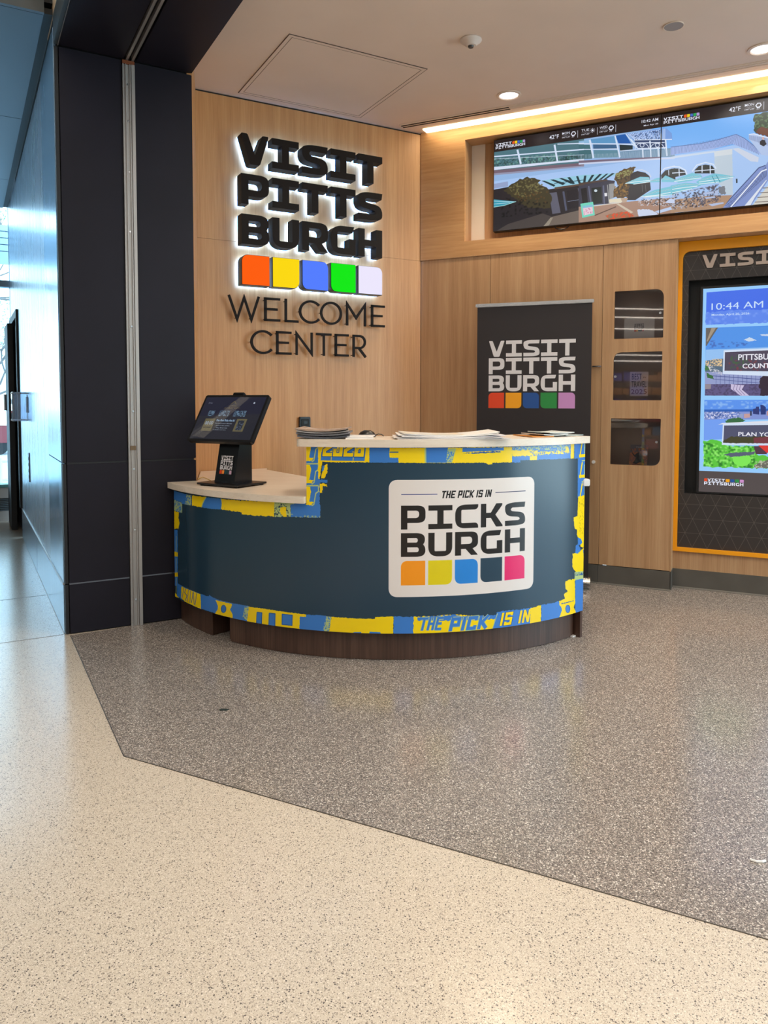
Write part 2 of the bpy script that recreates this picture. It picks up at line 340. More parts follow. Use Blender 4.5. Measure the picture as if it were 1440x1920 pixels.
# ------------------------------------------------------------------ painter for flat prints and screens (canvas y runs down)
RNG = np.random.RandomState(7)
class Canvas:
    def __init__(s, W, H, c, k=1.0):
        s.k = k; s.W = int(W*k); s.H = int(H*k); s.a = np.empty((s.H, s.W, 3), np.float32); s.a[:] = np.array(c)/255.
    def _mask(s, loops):
        P = [np.array(l, float)*s.k for l in loops]; A = np.concatenate(P)
        x0 = max(0, int(A[:, 0].min())-1); x1 = min(s.W, int(A[:, 0].max())+2); y0 = max(0, int(A[:, 1].min())-1); y1 = min(s.H, int(A[:, 1].max())+2)
        if x0 >= x1 or y0 >= y1: return None
        acc = np.zeros((y1-y0, x1-x0), np.float32)
        xs = np.arange(x0, x1)
        for off in (.25, .75):                      # two scan rows per pixel, exact coverage-free crossings in x
            for yi in range(y1-y0):
                y = y0+yi+off; xsn = []
                for q in P:
                    q2 = np.roll(q, -1, 0); m = (q[:, 1] <= y) != (q2[:, 1] <= y)
                    if m.any():
                        a, b = q[m], q2[m]; xsn.append(a[:, 0]+(y-a[:, 1])*(b[:, 0]-a[:, 0])/(b[:, 1]-a[:, 1]))
                if not xsn: continue
                X = np.sort(np.concatenate(xsn))
                for i in range(0, len(X)-1, 2): acc[yi] += .5*np.clip(np.minimum(xs+1, X[i+1])-np.maximum(xs, X[i]), 0, 1)
        return x0, x1, y0, y1, acc
    def poly(s, loops, c, a=1.0):
        if not isinstance(loops[0][0], (list, tuple)): loops = [loops]
        m = s._mask(loops)
        if m is None: return
        x0, x1, y0, y1, acc = m; t = (acc*a)[..., None]; v = s.a[y0:y1, x0:x1]; v[:] = v*(1-t)+np.array(c)/255.*t
    def speck(s, pts, c, pr, sz):
        m = s._mask([pts])
        if m is None: return
        x0, x1, y0, y1, acc = m; g = max(1, int(sz*s.k)); h, w_ = acc.shape
        n = RNG.rand(h//g+2, w_//g+2); n = (n < pr).astype(np.float32); n = np.kron(n, np.ones((g, g), np.float32))
        jx = (RNG.rand(h, w_)*g*.9).astype(int); jy = (RNG.rand(h, w_)*g*.9).astype(int); yy, xx = np.mgrid[0:h, 0:w_]
        n = n[yy+jy, xx+jx]; t = (acc*n)[..., None]; v = s.a[y0:y1, x0:x1]; v[:] = v*(1-t)+np.array(c)/255.*t
    def line(s, pts, c, wd): s.poly(stroke(pts, wd), c)
    def text(s, body, x0, y0, x1, y1, c, bold=0, shear=0, slope=0):
        v, t = fonttris(body, bold); H = y1-y0
        q = np.empty_like(v); q[:, 0] = x0+v[:, 0]*(x1-x0)+v[:, 1]*shear*H; q[:, 1] = y1-v[:, 1]*H+slope*v[:, 0]*(x1-x0)
        m_x0 = max(0, int(q[:, 0].min()*s.k)-1); m_x1 = min(s.W, int(q[:, 0].max()*s.k)+2); m_y0 = max(0, int(q[:, 1].min()*s.k)-1); m_y1 = min(s.H, int(q[:, 1].max()*s.k)+2)
        if m_x0 >= m_x1 or m_y0 >= m_y1: return
        acc = np.zeros((m_y1-m_y0, m_x1-m_x0), np.float32)
        for tr in t:
            m = s._mask([q[tr].tolist()])
            if m is None: continue
            a0, a1, b0, b1, ac = m; acc[b0-m_y0:b1-m_y0, a0-m_x0:a1-m_x0] += ac
        tt = np.clip(acc, 0, 1)[..., None]; vv = s.a[m_y0:m_y1, m_x0:m_x1]; vv[:] = vv*(1-tt)+np.array(c)/255.*tt
    def heavy(s, word, x0, y0, x1, y1, c, t=.36, shear=.2, gap=.12, grow=0):
        cells = {'I': .42, ' ': .4}; ws = [cells.get(ch, 1) for ch in word]; tot = sum(ws)+gap*(len(word)-1); k = (x1-x0)/tot; H = y1-y0; x = x0
        for ch, wc_ in zip(word, ws):
            w = wc_*k; th = t*k
            if ch != ' ':
                for pl in HV[ch]:
                    q = [(x+th/2+p[0]*(w-th) if wc_ == 1 else x+w/2, y0+th/2+(1-p[1])*(H-th)) for p in pl]
                    for (a, b) in ((0, 1), (-1, -2)):
                        d = (Vector(q[a])-Vector(q[b])).normalized()*th/2; q[a] = tuple(Vector(q[a])+d)
                    lp = stroke(q, th+grow)[0]; s.poly([[(a_+(y1-b_)*shear, b_) for a_, b_ in lp]], c)
            x += w+gap*k
    def glyphs(s, word, x, y, wd, ht, pitch, c):
        for i, ch in enumerate(word): s.poly([[(x+i*pitch+p[0]*wd, y+ht-p[1]*ht) for p in l] for l in glyph(ch)], c)
    def blocks(s, x, y, wd, ht, pitch, cols):
        for i, c in enumerate(cols): s.poly([[(x+i*pitch+p[0]*wd, y+ht-p[1]*ht) for p in block(i)]], c)
    def run(s, ops, hooks={}):
        for o in ops:
            if o[0] == 'P':
                p = o[2]
                if o[3]:
                    q = []
                    for i in range(len(p)):
                        a, b = p[i], p[(i+1) % len(p)]; d = math.hypot(b[0]-a[0], b[1]-a[1]); n = max(1, int(d/(o[3]*1.3)))
                        for j in range(n):
                            j_ = 0 if j == 0 else 1
                            q.append((a[0]+(b[0]-a[0])*j/n+(RNG.rand()-.5)*o[3]*j_, a[1]+(b[1]-a[1])*j/n+(RNG.rand()-.5)*o[3]*1.2*j_))
                    p = q
                s.poly([p], o[1])
            elif o[0] == 'L': s.line(o[2], o[1], o[3])
            elif o[0] == 'S': s.speck(o[2], o[1], o[3], o[4])
            else: hooks[o[0]](s)
LOGO_COLS = [(228, 72, 36), (248, 168, 24), (34, 84, 156), (44, 142, 72), (206, 146, 204)]

WRAP=[["P",[58,122,200],[[52,299],[49,351],[180,354],[180,361],[247,360],[249,300]],0],["P",[178,196,130],[[241,302],[302,301],[301,358],[220,360]],0],["S",[58,122,200],[[241,302],[302,301],[301,358],[220,360]],0.35,6],["P",[178,196,130],[[55,354],[107,352],[184,357],[178,415],[52,415]],6],["S",[58,122,200],[[55,354],[107,352],[184,357],[178,415],[52,415]],0.4,6],["P",[246,211,8],[[309,301],[454,297],[408,358],[307,357]],4],["P",[58,122,200],[[454,297],[581,296],[588,321],[580,353],[506,357],[408,358],[431,325]],3],["L",[178,196,130],[[454,296],[423,329],[408,357]],7],["L",[178,196,130],[[580,293],[589,321],[582,350]],6],["P",[246,211,8],[[586,295],[828,294],[828,362],[737,365],[733,355],[585,352]],4],["S",[150,140,20],[[604,314],[813,304],[812,350],[604,345]],0.02,5],["P",[246,211,8],[[52,417],[134,416],[123,450],[141,475],[121,512],[48,526]],6],["P",[58,122,200],[[48,526],[106,524],[98,605],[44,614]],5],["P",[58,122,200],[[47,550],[110,541],[99,850],[33,864]],6],["L",[178,196,130],[[85,560],[79,655]],7],["L",[178,196,130],[[80,692],[71,777]],7],["L",[178,196,130],[[77,807],[65,910]],7],["P",[246,211,8],[[42,661],[106,651],[105,677],[41,688]],5],["P",[246,211,8],[[37,784],[102,771],[101,797],[36,810]],5],["P",[246,211,8],[[32,904],[112,905],[111,918],[30,928]],4],["P",[58,122,200],[[84,835],[162,838],[401,840],[539,842],[537,920],[395,923],[111,915],[81,911]],4],["P",[246,211,8],[[156,841],[388,841],[390,924],[324,922],[210,921],[150,910]],4],["L",[40,86,150],[[191,840],[168,908]],6],["L",[40,86,150],[[221,841],[203,868],[232,880],[210,915]],6],["L",[40,86,150],[[253,842],[235,915]],6],["L",[40,86,150],[[280,842],[267,913]],6],["L",[40,86,150],[[308,843],[289,909]],6],["L",[40,86,150],[[313,846],[319,913]],6],["L",[40,86,150],[[348,844],[327,916]],6],["P",[246,211,8],[[734,291],[941,287],[940,361],[835,364],[758,365],[733,366]],6],["P",[178,196,130],[[941,287],[1089,289],[1033,302],[1036,357],[940,363]],5],["S",[38,62,78],[[941,293],[1013,293],[1026,358],[940,363]],0.3,5],["P",[246,211,8],[[975,313],[1009,308],[1012,359],[992,360],[972,334]],6],["P",[58,122,200],[[1033,295],[1121,279],[1195,291],[1194,354],[1036,359]],4],["S",[178,196,130],[[1033,343],[1194,344],[1194,354],[1036,360]],0.15,8],["P",[58,122,200],[[1118,2],[1191,1],[1191,316],[1117,298]],4],["P",[246,211,8],[[1121,-18],[1142,-19],[1147,4],[1137,56],[1161,57],[1150,73],[1119,74]],3],["L",[178,196,130],[[1123,-23],[1187,-24]],7],["L",[178,196,130],[[1186,-22],[1187,4],[1172,14],[1162,69],[1150,77]],6],["P",[246,211,8],[[1121,93],[1141,92],[1147,116],[1137,168],[1160,168],[1149,184],[1119,185]],3],["L",[178,196,130],[[1122,88],[1187,86]],7],["L",[178,196,130],[[1185,89],[1186,115],[1171,125],[1162,180],[1149,188]],6],["P",[246,211,8],[[1120,202],[1141,201],[1146,224],[1137,277],[1160,277],[1149,293],[1118,294]],3],["L",[178,196,130],[[1122,197],[1186,195]],7],["L",[178,196,130],[[1185,197],[1186,223],[1171,234],[1161,289],[1149,297]],6],["P",[246,211,8],[[1184,1],[1443,-2],[1443,75],[1268,78],[1184,75]],3],["T2026"],["P",[58,122,200],[[1443,-2],[1457,-2],[1457,76],[1443,75]],0],["P",[246,211,8],[[1184,75],[1205,75],[1201,99],[1192,161],[1184,161]],5],["P",[246,211,8],[[1212,98],[1231,85],[1231,132],[1215,158],[1198,158],[1204,132]],5],["P",[58,122,200],[[1207,93],[1218,98],[1212,119],[1201,122]],4],["P",[58,122,200],[[1182,164],[1232,164],[1232,178],[1182,182]],4],["P",[246,211,8],[[1192,184],[1229,186],[1232,201],[1223,196],[1209,194],[1205,230],[1193,231]],5],["P",[58,122,200],[[1443,3],[1585,3],[1585,76],[1443,77]],2],["P",[246,211,8],[[1541,3],[1874,5],[1969,9],[1969,81],[1585,77],[1585,52],[1541,52]],2],["L",[40,86,150],[[1543,25],[1585,25]],5],["P",[58,122,200],[[1721,3],[1830,4],[1820,78],[1721,77]],0],["P",[178,196,130],[[1829,8],[1872,8],[1852,78],[1820,78]],0],["S",[58,122,200],[[1829,17],[1864,17],[1852,77],[1820,77]],0.35,5],["L",[178,196,130],[[1717,3],[1718,76]],8],["P",[246,211,8],[[1927,4],[2178,6],[2179,85],[1928,80]],3],["P",[58,122,200],[[1905,6],[2130,7],[2130,22],[1905,26]],2],["P",[40,86,150],[[1909,32],[2013,27],[2108,25],[2113,32],[1986,35]],4],["P",[246,211,8],[[2023,78],[2065,79],[2065,91],[2044,92],[2032,85]],4],["P",[58,122,200],[[2178,6],[2584,3],[2585,79],[2229,75],[2229,87],[2179,85]],3],["S",[178,196,130],[[2179,9],[2580,5],[2581,35],[2179,22]],0.4,5],["P",[246,211,8],[[2179,22],[2281,23],[2395,35],[2570,35],[2574,51],[2395,50],[2282,55],[2180,53]],6],["S",[58,122,200],[[2281,23],[2570,35],[2570,53],[2282,53]],0.3,6],["P",[246,211,8],[[2287,56],[2335,55],[2335,77],[2288,77]],2],["P",[246,211,8],[[2542,15],[2562,16],[2574,46],[2542,45]],5],["P",[58,122,200],[[2615,4],[2752,6],[2760,263],[2658,255],[2649,84],[2616,82]],3],["P",[246,211,8],[[2584,3],[2614,3],[2613,81],[2584,81]],2],["P",[58,122,200],[[2649,74],[2739,79],[2740,305],[2652,297]],2],["P",[246,211,8],[[2659,62],[2736,61],[2737,78],[2659,79]],2],["L",[246,211,8],[[2688,-6],[2670,63]],10],["L",[178,196,130],[[2713,6],[2712,59]],8],["L",[178,196,130],[[2682,-14],[2727,-17]],6],["P",[246,211,8],[[2662,173],[2739,174],[2740,192],[2662,190]],2],["L",[246,211,8],[[2691,106],[2673,175]],10],["L",[178,196,130],[[2716,119],[2715,172]],8],["L",[178,196,130],[[2685,98],[2731,96]],6],["L",[246,211,8],[[2694,221],[2676,290]],10],["L",[178,196,130],[[2719,235],[2718,288]],8],["L",[178,196,130],[[2688,213],[2734,212]],6],["P",[246,211,8],[[2657,291],[2743,287],[2751,561],[2711,578],[2687,567],[2649,497],[2649,468],[2629,460],[2618,400],[2652,397],[2655,345]],6],["S",[190,160,10],[[2665,298],[2734,304],[2740,508],[2670,500]],0.12,5],["P",[58,122,200],[[2658,510],[2686,523],[2704,546],[2687,555],[2661,558]],3],["P",[58,122,200],[[2641,556],[2661,549],[2690,586],[2662,605],[2637,596]],3],["P",[246,211,8],[[2613,593],[2662,604],[2711,578],[2751,576],[2755,715],[2649,702],[2614,670]],6],["P",[58,122,200],[[2711,589],[2751,577],[2754,667],[2719,632]],3],["P",[178,196,130],[[2635,700],[2755,709],[2756,752],[2631,747]],5],["S",[40,86,150],[[2635,703],[2752,712],[2752,733],[2640,721]],0.35,6],["P",[58,122,200],[[2641,745],[2756,749],[2762,935],[2645,937]],2],["P",[246,211,8],[[2574,736],[2638,736],[2643,853],[2514,846],[2553,835],[2544,807],[2575,794],[2557,779],[2556,738]],6],["P",[58,122,200],[[2375,839],[2507,837],[2535,883],[2525,933],[2376,928]],5],["P",[246,211,8],[[2507,837],[2554,831],[2642,850],[2643,872],[2630,891],[2648,918],[2648,926],[2509,927],[2530,892],[2523,870],[2510,860]],3],["P",[40,86,150],[[2523,852],[2629,854],[2629,858],[2523,857]],3],["P",[40,86,150],[[2600,895],[2599,902],[2596,908],[2592,912],[2586,914],[2579,914],[2572,912],[2566,907],[2562,902],[2559,895],[2557,888],[2558,881],[2561,875],[2566,871],[2571,869],[2578,869],[2585,871],[2591,875],[2596,881],[2599,888]],0],["P",[58,122,200],[[2596,894],[2595,900],[2593,905],[2589,909],[2584,910],[2579,910],[2574,909],[2569,905],[2565,900],[2562,894],[2561,888],[2562,883],[2564,878],[2568,874],[2573,872],[2578,872],[2583,874],[2588,878],[2592,883],[2595,888]],0],["P",[246,211,8],[[2308,849],[2375,839],[2374,928],[2248,932],[2254,917]],5],["P",[58,122,200],[[469,831],[527,843],[657,845],[776,843],[773,925],[656,926],[467,921]],3],["P",[246,211,8],[[527,849],[657,849],[656,861],[643,882],[661,903],[662,924],[521,926],[545,895],[547,878]],3],["P",[40,86,150],[[614,883],[613,890],[610,897],[605,902],[599,906],[592,909],[585,909],[579,907],[574,903],[571,897],[570,890],[572,883],[575,877],[580,871],[586,867],[593,864],[599,864],[605,867],[610,871],[613,876]],0],["P",[58,122,200],[[610,884],[609,890],[606,895],[602,900],[598,904],[592,906],[587,906],[582,904],[578,900],[575,895],[575,890],[576,883],[578,878],[582,873],[587,869],[593,867],[598,867],[603,869],[607,873],[609,878]],0],["P",[178,196,130],[[750,845],[777,845],[767,923],[733,908]],2],["S",[58,122,200],[[750,845],[777,845],[767,923],[733,908]],0.35,5],["P",[58,122,200],[[1079,851],[1199,846],[1199,934],[1079,929]],3],["P",[246,211,8],[[776,846],[881,844],[1118,848],[1117,862],[1082,863],[1080,928],[935,928],[763,926]],3],["P",[58,122,200],[[829,868],[861,867],[858,928],[825,927]],0],["L",[40,86,150],[[829,868],[861,867],[858,928],[825,927],[829,868]],4],["P",[58,122,200],[[905,863],[942,862],[940,928],[902,927]],0],["L",[40,86,150],[[905,863],[942,862],[940,928],[902,927],[905,863]],4],["P",[58,122,200],[[982,859],[1041,859],[1039,912],[981,913]],0],["L",[40,86,150],[[982,859],[1041,859],[1039,912],[981,913],[982,859]],4],["P",[58,122,200],[[1168,846],[1224,847],[1214,930],[1167,928]],0],["P",[178,196,130],[[1224,849],[1251,850],[1238,929],[1205,929]],2],["S",[58,122,200],[[1224,849],[1251,850],[1238,929],[1205,929]],0.35,5],["P",[246,211,8],[[1251,850],[1351,852],[1470,852],[1472,842],[1562,839],[1561,931],[1238,935]],3],["P",[58,122,200],[[1364,922],[1402,920],[1402,932],[1362,933]],0],["P",[58,122,200],[[1444,917],[1497,918],[1500,931],[1442,932]],0],["P",[58,122,200],[[1562,840],[1675,840],[1672,933],[1561,931]],6],["P",[246,211,8],[[1662,840],[1872,839],[2102,866],[2077,932],[1924,929],[1674,930],[1660,930]],5],["P",[58,122,200],[[1682,844],[1872,837],[1923,851],[2093,858],[2093,877],[1682,860]],6],["TPICK"],["P",[58,122,200],[[2097,844],[2125,841],[2322,845],[2323,943],[2075,932],[2084,889]],5],["TISIN"],["P",[246,211,8],[[2303,844],[2371,847],[2361,932],[2301,927]],4]]
